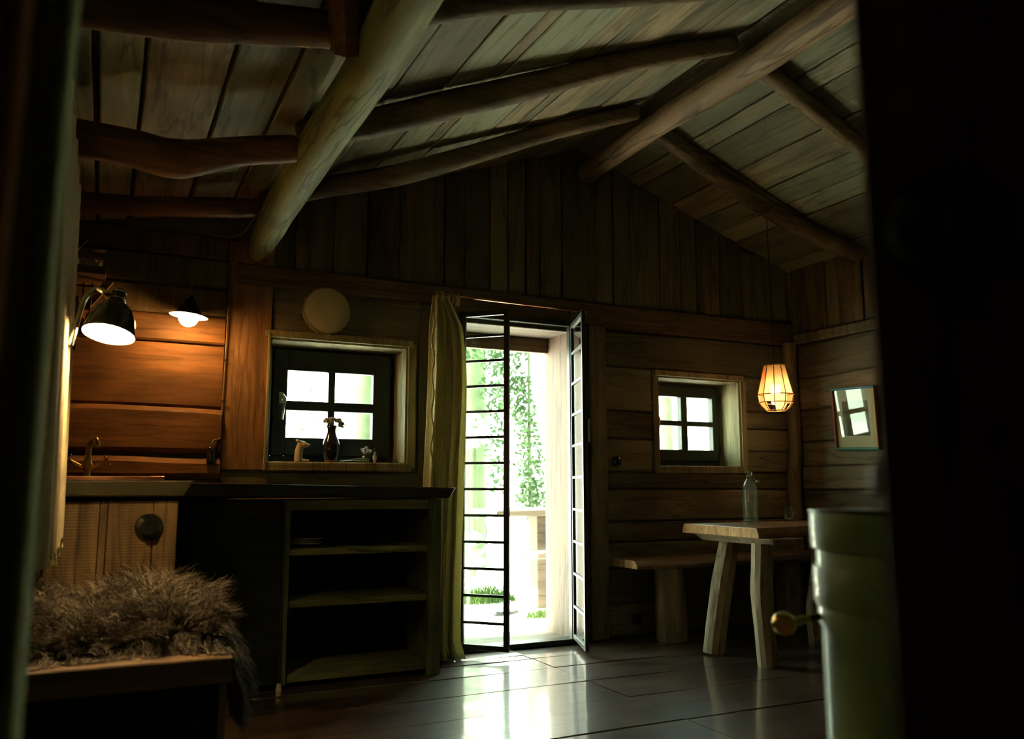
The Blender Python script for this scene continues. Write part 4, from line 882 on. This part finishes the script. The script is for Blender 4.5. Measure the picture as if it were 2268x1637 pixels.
t = thing('water_glass', 'small faceted drinking glass on the table near the bottle', 'glass', (GX, GY, TZ))
m = MB(); prof = [(.0005, .010), (.026, .010), (.030, .014), (.0345, .06), (.038, .100), (.040, .100), (.0385, .062), (.034, .050), (.029, .0), (.0005, .0)]
m.lathe(prof, (GX, GY, TZ), 36); b = 0
for i, vv in enumerate(m.v):
    dx, dy, dz_ = vv[0] - GX, vv[1] - GY, vv[2] - TZ; th = math.atan2(dy, dx); rr_ = math.hypot(dx, dy)
    if dz_ < .056 and i % len(prof) >= 7 and rr_ > .01: k = 1 - .06 * (1 - abs(cos(5 * th))); m.v[i] = (GX + dx * k, GY + dy * k, vv[2])
obj('tumbler', m, clear_glass('tumbler_glass', (.96, 1, .97)), t, smooth=True, auto=50)

# wicker pendant
LX, LY = 3.875, 4.09
t = thing('wicker_pendant_lamp', 'glowing woven cane pendant lamp hanging over the plank table', 'lamp', (LX, LY, 1.43))
levels = [(.068, 1.726), (.078, 1.69), (.094, 1.62), (.108, 1.565), (.113, 1.535), (.105, 1.485), (.088, 1.455), (.062, 1.432)]
NR = 10
for k in range(NR):
    a = 2 * pi * k / NR + .12; m = MB(); m.tube([(LX + r_ * cos(a), LY + r_ * sin(a), z_) for r_, z_ in levels], .0028, 6, sub=3); obj('cane_rib', m, M['cane'] if 'cane' in M else M.setdefault('cane', simple('cane', (.42, .24, .10), .6, trans=.2)), t, smooth=True)
for (r_, z_) in ((.068, 1.726), (.113, 1.535), (.105, 1.485), (.062, 1.432)):
    m = MB(); m.tube([(LX + r_ * cos(a), LY + r_ * sin(a), z_) for a in [2 * pi * k / 40 for k in range(41)]], .003, 6); obj('cane_hoop', m, M['cane'], t, smooth=True)
WV = {'cream': simple('cream_weave', (.88, .66, .33), .8, trans=.6, noise=.15, nscale=200), 'orange': simple('orange_weave', (.75, .26, .10), .8, trans=.6, noise=.15, nscale=200)}
for k in range(NR):
    a0, a1 = 2 * pi * k / NR + .12, 2 * pi * (k + 1) / NR + .12; m = MB(); rows_ = 46
    for i in range(rows_):
        z_ = 1.722 - i * (1.722 - 1.540) / rows_; r_ = float(np.interp(z_, [l[1] for l in levels[::-1]], [l[0] for l in levels[::-1]])) - .002
        if k in (1, 6) and z_ < 1.56: continue
        P_ = [Vector((LX + r_ * cos(a0), LY + r_ * sin(a0), z_)), Vector((LX + r_ * cos(a1), LY + r_ * sin(a1), z_))]
        h_ = .0036; m.add([P_[0], P_[1], P_[1] - Vector((0, 0, h_)), P_[0] - Vector((0, 0, h_))], [(0, 1, 2, 3)])
    if k % 2 == 0 or k == 3:
        r0, r1 = .104, .062; m.add([(LX + r0 * cos(a0), LY + r0 * sin(a0), 1.484), (LX + r0 * cos(a1), LY + r0 * sin(a1), 1.484), (LX + r1 * cos(a1), LY + r1 * sin(a1), 1.434), (LX + r1 * cos(a0), LY + r1 * sin(a0), 1.434)], [(0, 1, 2, 3)])
    if k % 3 != 1:
        r0, r1 = .112, .104; m.add([(LX + r0 * cos(a0), LY + r0 * sin(a0), 1.532), (LX + r0 * cos(a1), LY + r0 * sin(a1), 1.532), (LX + r1 * cos(a1), LY + r1 * sin(a1), 1.488), (LX + r1 * cos(a0), LY + r1 * sin(a0), 1.488)], [(0, 1, 2, 3)])
    obj('woven_panel', m, WV['orange' if k in (4, 9, 2) else 'cream'], t, recalc=False)
m = MB(); m.lathe([(.0005, 1.60), (.026, 1.598), (.030, 1.57), (.030, 1.50), (.024, 1.475), (.0005, 1.468)], (LX, LY, 0), 20); obj('light_bulb', m, emit('warm_bulb', (1.0, .68, .33), 1.9), t, smooth=True)
m = MB(); m.lathe([(.0005, 1.66), (.016, 1.655), (.018, 1.60), (.0005, 1.60)], (LX, LY, 0), 16); m.tube([(LX - .067, LY, 1.728), (LX + .067, LY, 1.728)], .0025, 6); m.tube([(LX, LY, 1.728), (LX, LY, 1.66)], .003, 6); obj('lamp_holder', m, M['bakelite'], t, smooth=True)
m = MB(); m.tube([(LX, LY, 1.72), (LX - .004, LY, 2.0), (LX - .01, LY, 2.4), (LX - .02, LY - .012, 2.74), (LX - .03, LY - .06, 2.80), (LX - .035, LY - .075, 2.84)], .0028, 6, sub=5); m.tube([(LX - .03, LY - .07, 2.80), (LX - .06, LY - .078, 2.74), (LX - .10, LY - .055, 2.725), (LX - .14, LY - .02, 2.745)], .0028, 6, sub=5); obj('lamp_cable', m, M['cable_k'], t, smooth=True)
m = MB(); m.tube([(LX + .02, LY, 1.735), (LX + .06, LY, 1.745), (LX + .16, LY, 1.71), (LX + .20, LY + .02, 1.675)], .0014, 5, sub=5); obj('cane_end', m, M['cane'], t)

# framed picture on the right wall (hangs tilted forward and slightly askew)
t = thing('framed_picture', 'framed picture with coloured edges on the right wall', 'picture', (4.57, 4.08, 1.41))
Pc = Vector((4.585, 4.078, 1.409)); Rm = Matrix.Rotation(radians(2.2), 3, 'X') @ Matrix.Rotation(radians(-5), 3, 'Y')
def pf(mb, y0, y1, z0, z1, d0, d1, mi=0, sk0=0, sk1=0):   # local: y left->right seen from room is -Y ; depth toward room -X
    ps_ = []
    for d in (d0, d1):
        for (a, b_) in ((y0, z0), (y1, z0), (y1, z1), (y0, z1)): ps_.append(Pc + Rm @ Vector((-d, a, b_)))
    mb.hexa([ps_[i] for i in (0, 1, 2, 3)] + [ps_[i] for i in (4, 5, 6, 7)], mi)
hw, hh, fw = .182, .212, .016
FC = {'blue': simple('blue_paint', (.045, .22, .34), .5), 'green': simple('green_paint', (.03, .26, .19), .5), 'red': simple('red_brown_paint', (.26, .085, .05), .5), 'yellow': simple('ochre_paint', (.80, .42, .07), .5), 'brown': simple('frame_side', (.13, .08, .04), .6)}
for nm, b_, cl_ in (('frame_top', (-hw, hw, hh - fw, hh), 'blue'), ('frame_bottom', (-hw, hw, -hh, -hh + fw), 'green'), ('frame_left', (hw - fw, hw, -hh + fw, hh - fw), 'red'), ('frame_right', (-hw, -hw + fw, -hh + fw, hh - fw), 'yellow')):
    m = MB(); pf(m, *b_, .002, .038); o_ = obj(nm, m, FC[cl_], t, bevel=.002); o_['label'] = cl_ + ' painted frame side'
m = MB(); pf(m, -hw - .004, -hw - .0002, -hh, hh, 0, .034); obj('frame_outer_side', m, FC['brown'], t)
m = MB(); pf(m, -hw + fw, hw - fw, -hh + fw, hh - fw, .012, .018); obj('mat_board', m, M['paper'], t)
# plain generic landscape print
pm, pn, pp = new_mat('landscape_print'); tcn = pn.nodes.new('ShaderNodeTexCoord'); mpn = pn.nodes.new('ShaderNodeSeparateXYZ'); pn.links.new(tcn.outputs['Object'], mpn.inputs[0])
nz = pn.nodes.new('ShaderNodeTexNoise'); nz.inputs['Scale'].default_value = 14; pn.links.new(tcn.outputs['Object'], nz.inputs['Vector'])
ad = pn.nodes.new('ShaderNodeMath'); ad.operation = 'MULTIPLY_ADD'; ad.inputs[1].default_value = .09; pn.links.new(nz.outputs['Fac'], ad.inputs[0]); pn.links.new(mpn.outputs['Z'], ad.inputs[2])
mrn = pn.nodes.new('ShaderNodeMapRange'); mrn.inputs['From Min'].default_value = 1.33; mrn.inputs['From Max'].default_value = 1.60; pn.links.new(ad.outputs[0], mrn.inputs['Value'])
rp = pn.nodes.new('ShaderNodeValToRGB'); rp.color_ramp.interpolation = 'LINEAR'; ee = rp.color_ramp.elements; ee[0].position = 0; ee[0].color = (.16, .18, .13, 1); ee[1].position = 1; ee[1].color = (.30, .20, .13, 1)
for pos, cc in ((.35, (.22, .23, .13)), (.50, (.26, .27, .11)), (.60, (.20, .21, .09)), (.615, (.05, .05, .03)), (.63, (.30, .22, .14)), (.8, (.36, .27, .17))): x_ = ee.new(pos); x_.color = (*cc, 1)
pn.links.new(mrn.outputs[0], rp.inputs[0]); pn.links.new(rp.outputs[0], pp.inputs['Base Color']); pp.inputs['Roughness'].default_value = .8
m = MB(); pf(m, -.108, .108, -.118, .118, .018, .0195); o_ = obj('print', m, pm, t)
m = MB(); r = random.Random(2)
for k in range(16): y_ = .045 - .0065 * k + r.uniform(-.004, .004); z_ = -.028 + r.uniform(-.008, .006); pf(m, y_ - .004, y_ + .003, z_ - .012, z_ + .010, .0195, .0201, k % 3)
obj('painted_figures', m, [simple('ink', (.03, .03, .03), .8), simple('ink_red', (.20, .09, .06), .8), simple('ink_pale', (.45, .42, .32), .8)], t)
m = MB(); pf(m, -.088, -.075, -.09, -.075, .0195, .0201); pf(m, -.082, -.070, -.075, -.055, .0195, .0201); obj('painted_chair', m, simple('ink_blue', (.02, .05, .09), .8), t)
m = MB(); pf(m, -hw + fw, hw - fw, -hh + fw, hh - fw, .026, .0275); obj('picture_glass', m, M['glass'], t)
m = MB(); m.tube([Pc + Rm @ Vector((-.012, .0, hh)), Pc + Rm @ Vector((-.012, .0, hh + .010)), Pc + Rm @ Vector((-.006, .004, hh + .018))], .003, 6, sub=3); m.tube([Pc + Rm @ Vector((0, .0, hh + .015)), Pc + Rm @ Vector((.028, 0, hh + .02))], .002, 6); obj('hanging_hook', m, M['brass'], t)

# ================================================================== FOREGROUND RIGHT: stove, dark post, switch
SX, SY = 1.425, 1.135
t = thing('enamel_stove', 'green enamelled cylindrical stove beside the dark post', 'stove', (SX, SY, 0))
def ringp(prof, name, mat): m = MB(); m.lathe(prof, (SX, SY, 0), 72); return obj(name, m, mat, t, smooth=True, auto=30)
R0 = .199
ringp([(.0005, .05), (R0 - .011, .05), (R0 - .011, .678), (R0 - .008, .686), (.0005, .686)], 'lower_body', M['enamel'])
ringp([(.0005, .686), (R0 - .008, .686), (R0 - .006, .700), (R0 - .006, .722), (.0005, .722)], 'collar', M['enamel'])
ringp([(.0005, .722), (R0 - .003, .722), (R0, .730), (R0, .792), (R0 - .001, .797), (.0005, .797)], 'middle_band', M['enamel'])
ringp([(.0005, .797), (R0 - .007, .797), (R0 - .007, .829), (.0005, .829)], 'neck_band', M['enamel'])
ringp([(.0005, .829), (R0 - .001, .829), (R0 + .002, .835), (R0 + .002, .900), (.0005, .900)], 'upper_band', M['enamel'])
ringp([(.0005, .900), (R0 + .003, .900), (R0 + .003, .906), (.0005, .908)], 'cook_plate', M['iron'])
for a in (0.5, 2.6, 4.7):
    m = MB(); m.tube([(SX + .15 * cos(a), SY + .15 * sin(a), 0), (SX + .15 * cos(a), SY + .15 * sin(a), .055)], .018, 10); obj('foot', m, M['iron'], t)
hd0 = Vector((1.262, 1.247, .700)); hd1 = Vector((1.192, 1.262, .690))
m = MB(); m.tube([hd0 + (hd0 - hd1) * .35, hd0 + (hd1 - hd0) * .45], .006, 10); rod_ = obj('damper_rod', m, M['iron'], t, smooth=True)
m = MB(); m.tube([hd0 + (hd1 - hd0) * .25, hd1 + (hd0 - hd1) * .2], [.0075, .009], 12); dq = (hd1 - hd0).normalized(); dd = Vector((-.65, -.75, -.05)).normalized()
m.tube([hd1 - dd * .010, hd1 - dd * .006, hd1 + dd * .004, hd1 + dd * .010], [.014, .0225, .0225, .018], 24); m.tube([hd1 + dd * .010, hd1 + dd * .0115], .016, 24); obj('brass_knob', m, M['brass'], t, smooth=True, auto=40)
# dark post / door edge
yaw = radians(25.9); Rr = Vector((cos(yaw), -sin(yaw), 0)); Fr = Vector((sin(yaw), cos(yaw), 0))
def fg(u_, d_, z_): v_ = Rr * u_ + Fr * d_; return (v_.x, v_.y, z_)
t = thing('plank_door', 'very dark plank door standing open close at the right', 'door', fg(.42, .52, 0))
edges = [.2165, .33, .47, .61]
for i, (a, b_) in enumerate(zip(edges[:-1], edges[1:])):
    m = MB(); k = .53 / .5 if i == 0 else 1
    a1 = a + (.0045 if i == 0 else 0); m.hexa([fg(a1, .5, 0), fg(b_, .5, 0), fg(b_, .53, 0), fg(a1 * k, .53, 0), fg(a, .5, 2.2), fg(b_, .5, 2.2), fg(b_, .53, 2.2), fg(a * k, .53, 2.2)]); obj('door_plank', m, M['door_fg'], t, bevel=.0015)
m = MB(); P1 = Vector(fg(.240, .54, .942)); m.tube([fg(.245, .535, .968), fg(.240, .548, .962), fg(.239, .55, .945)], .006, 10, sub=4); m.ball(fg(.245, .548, .966), .006, 12); m.ball(fg(.243, .546, .952), .009, 12, sc=(1, 1, 1.3)); obj('latch', m, M['iron'], t, smooth=True)
m = MB(); m.tube([fg(.2490, .548, .944), fg(.2485, .548, .932)], .0030, 10, round_end=True); obj('latch_pin', m, M['chrome'], t, smooth=True)
t = thing('rotary_switch', 'large blurred black round switch on the dark plank door', 'switch', fg(.263, .5, 1.105))
cc = Vector(fg(.263, .497, 1.105)); rsw = Vector((0, 0, 1)).rotation_difference(-Fr).to_matrix()
m = MB(); m.lathe([(.0005, 0), (.036, 0), (.037, .006), (.033, .014), (.022, .018), (.0005, .018)], cc, 32, rsw); obj('base', m, M['bakelite'], t, smooth=True, auto=40)
m = MB(); m.lathe([(.0005, .033), (.012, .032), (.015, .027), (.014, .018), (.0005, .018)], cc, 24, rsw); obj('cap', m, M['bakelite'], t, smooth=True)
m = MB(); m.ball(Vector(fg(.263, .496, 1.146)), .0035, 10); tag(obj('brass_tack', m, M['brass'], None, smooth=True), 'tiny brass tack just above the blurred round switch', 'tack')

# ================================================================== OUTSIDE
m = MB(); nx_ = 30
r = random.Random(1)
gv = [(-14 + 34 * i / nx_, 5.0 + 30 * j_ / nx_, -.07 + .02 * sin(i * 1.3) * sin(j_ * .9) - .004 * j_) for j_ in range(nx_ + 1) for i in range(nx_ + 1)]
gv2 = [(a, b, c - .2) for a, b, c in gv]; n1 = len(gv); fs = []
for j_ in range(nx_):
    for i in range(nx_): q_ = j_ * (nx_ + 1) + i; fs.append((q_, q_ + 1, q_ + nx_ + 2, q_ + nx_ + 1)); fs.append((n1 + q_ + nx_ + 1, n1 + q_ + nx_ + 2, n1 + q_ + 1, n1 + q_))
m.add(gv + gv2, fs); o_ = obj('garden_ground', m, M['soil'], None, smooth=True, recalc=False); o_['kind'] = 'structure'
def leaves(cs, count, size, seed, flat=.0):
    """leaf cards gathered in ellipsoid clusters cs: (centre, radii)"""
    g = np.random.default_rng(seed); mb = MB(); V = []; F = []; tot = sum(c_[1][0] * c_[1][1] + c_[1][0] * c_[1][2] for c_ in cs); b = 0
    for (c_, rr) in cs:
        nn = int(count * (rr[0] * rr[1] + rr[0] * rr[2]) / tot)
        for _ in range(nn):
            d = g.normal(size=3); d /= np.linalg.norm(d); p = Vector(c_) + Vector((d * np.array(rr) * g.random() ** .4).tolist())
            u_ = Vector(g.normal(size=3).tolist()).normalized(); w_ = u_.cross(Vector(g.normal(size=3).tolist())).normalized(); s_ = size * g.uniform(.6, 1.4)
            n2 = u_.cross(w_)
            V += [p - u_ * s_, p + w_ * s_ * .5 + n2 * s_ * .15, p + u_ * s_, p - w_ * s_ * .5 + n2 * s_ * .15]; F.append((b, b + 1, b + 2)); F.append((b, b + 2, b + 3)); b += 4
    mb.add(V, F); return mb
def tree(label, x, y, r_, h_, cs, count, size, seed, leafm, trunk=True, bend=.0, cat='tree', name='garden_tree'):
    t = thing(name, label, cat, (x, y, -.09))
    if trunk:
        m = MB(); m.tube([(x, y, -.12), (x + .02, y, .25), (x + bend * .5, y, h_ * .5), (x + bend, y, h_)], [r_ * 1.35, r_ * 1.05, r_, r_ * .8], 16, noise=.06, sub=6, seed=seed); obj('trunk', m, M['bark'], t, smooth=True)
    o_ = obj('foliage', leaves(cs, count, size, seed), leafm, t, recalc=False); return t
tree('mossy tree trunk standing beyond the glazed door', 4.46, 10.4, .17, 5.0, [((4.4, 10.6, 4.8), (1.3, 1.2, 1.0))], 2500, .07, 1, M['leaf'])
tree('mossy tree trunk seen through the kitchen window', 2.30, 8.2, .13, 4.6, [((2.0, 8.0, 4.6), (1.0, .9, .8))], 2200, .06, 2, M['leaf'], bend=.12)
tree('slim pale tree seen through the small right window', 8.1, 11.0, .10, 4.6, [((8.1, 11, 4.6), (1.5, 1.3, 1.0))], 1500, .06, 3, M['leaf'])
tree('tall leafy green climber beyond the open door', 4.55, 8.9, .022, 2.6, [((4.35, 8.9, 2.1), (.22, .2, .35)), ((4.50, 8.9, 1.7), (.18, .2, .35)), ((4.55, 8.9, 1.2), (.20, .2, .4)), ((4.62, 8.95, .8), (.22, .2, .25)), ((4.2, 8.9, 2.6), (.35, .2, .3))], 2600, .032, 4, M['leaf2'], cat='shrub', name='climbing_shrub')
tree('dense green bush behind the glazed leaf', 4.0, 9.3, .04, 1.5, [((4.32, 9.4, 2.2), (.2, .2, .6)), ((4.36, 9.4, 1.3), (.15, .2, .5)), ((3.85, 9.4, 2.7), (.3, .2, .3))], 1100, .035, 5, M['leaf2'], cat='shrub', name='garden_shrub')
for i, (x, y, z, rx, rz_, n_) in enumerate(((3.45, 8.4, 1.55, .35, .22, 700), (5.0, 9.2, 1.7, .35, .9, 1500), (3.1, 8.6, .9, .4, .4, 900), (2.0, 9.5, 1.6, .5, .5, 900))):
    lb = ('white blossom branch seen through upper door panes', 'tall white blossoming shrub at the right of door view', 'low white flowering shrub outside the glazed leaf', 'white blossoming branch seen through the kitchen window')[i]
    t = thing('blossom_shrub', lb, 'shrub', (x, y, -.09))
    m = MB(); m.tube([(x, y, -.12), (x + .05, y, z * .5), (x, y, z)], .018, 7, sub=3); obj('stem', m, M['bark'], t, smooth=True)
    obj('blossom', leaves([((x, y, z), (rx, .25, rz_))], n_, .040, 60 + i), M['petal'], t, recalc=False)
    obj('foliage', leaves([((x, y, z), (rx, .25, rz_))], n_ // 6, .028, 80 + i), M['leaf'], t, recalc=False)
# outdoor table and bench
t = thing('garden_table', 'rough wooden garden table outside the door', 'table', (3.7, 6.6, -.08))
m = MB(); m.board((2.92, 6.85, .705), X, Z, N_, 1.5, .055, .55, .004, .004, .015, 12, .01, seed=5); obj('table_top', m, M['outwood'], t)
for x in (3.43, 4.2):
    m = MB(); m.box(x - .075, x + .075, 6.42, 6.56, -.10, .705); obj('leg', m, M['outwood'], t, bevel=.01)
t = thing('garden_bench', 'low wooden garden bench beside the garden table', 'bench', (3.8, 6.2, -.08))
m = MB(); m.board((3.18, 6.32, .375), X, Z, N_, 1.2, .05, .25, .004, .004, .01, 10, .01, seed=6); obj('seat', m, M['outwood'], t)
m = MB(); m.box(3.62, 3.76, 6.12, 6.26, -.10, .376); obj('leg', m, M['outwood'], t, bevel=.01)
m = MB(); m.box(4.1, 4.22, 6.12, 6.26, -.10, .376); obj('leg', m, M['outwood'], t, bevel=.01)
# round planter frame on the garden table side
t = thing('garden_planter', 'round green metal planter frame with bowl outside the door', 'planter', (2.93, 6.9, -.08))
gm = simple('green_metal', (.12, .20, .11), .5)
m = MB(); m.tube([(2.93 + .17 * cos(a) * (1 if abs(cos(a)) < .9 else .97), 6.9, .56 + .13 * sin(a)) for a in [2 * pi * k / 40 for k in range(41)]], .012, 8); m.tube([(2.93, 6.9, .40), (2.93, 6.9, .70)], .012, 8); obj('hoop', m, gm, t, smooth=True)
m = MB(); m.lathe([(.0005, .30), (.06, .31), (.13, .37), (.17, .46), (.16, .46), (.12, .385), (.0005, .33)], (2.93, 6.9, 0), 28); obj('bowl', m, gm, t, smooth=True)
m = MB(); m.tube([(2.93, 6.9, -.1), (2.93, 6.9, .32)], .016, 8); obj('stake', m, gm, t)
obj('blossom', leaves([((2.93, 6.9, .50), (.13, .10, .07)), ((2.93, 6.85, .30), (.16, .1, .06))], 420, .018, 7), M['petal'], t, recalc=False)
# grass tuft, sandal
def tuft(label, cx0, cy0, rr, n_, h_, seed):
    g = random.Random(seed); m = MB()
    for k in range(n_):
        a = g.uniform(0, 6.28); b = g.random() ** .5 * rr; x, y = cx0 + b * cos(a), cy0 + b * .5 * sin(a); hh_ = h_ * g.uniform(.5, 1.1) * (1.1 - .6 * b / rr); lx, ly = g.uniform(-.08, .08), g.uniform(-.05, .05); w_ = .003
        m.add([(x - w_, y, -.09), (x + w_, y, -.09), (x + lx * .5 + w_, y + ly * .5, -.09 + hh_ * .6), (x + lx * .5 - w_, y + ly * .5, -.09 + hh_ * .6), (x + lx, y + ly, -.09 + hh_)], [(0, 1, 2, 3), (3, 2, 4)])
    o_ = obj('grass_tuft', m, M['grass'], None, recalc=False); tag(o_, label, 'grass'); return o_
tuft('fresh green grass tuft growing outside the threshold', 3.12, 6.98, .30, 700, .24, 1)
tuft('small grass tuft beside the door jamb outside', 3.14, 5.98, .13, 200, .14, 2)
t = thing('garden_clog', 'dark sole clog lying outside the threshold', 'shoe', (2.98, 6.3, -.08))
m = MB(); m.tube([(2.86, 6.22, -.055), (2.92, 6.24, -.050), (3.02, 6.28, -.052), (3.10, 6.31, -.055)], [.02, .035, .04, .02], 12, sub=4, squash=1.4); 
for i, vv in enumerate(m.v): m.v[i] = (vv[0], vv[1], min(vv[2], -.045))
obj('sole', m, M['iron'], t, smooth=True)
m = MB(); m.tube([(2.90, 6.235, -.035), (2.94, 6.245, -.01), (2.98, 6.265, -.03)], [.025, .035, .025], 12, sub=4, squash=1.3); obj('upper', m, simple('grey_leather', (.30, .32, .36), .6), t, smooth=True)
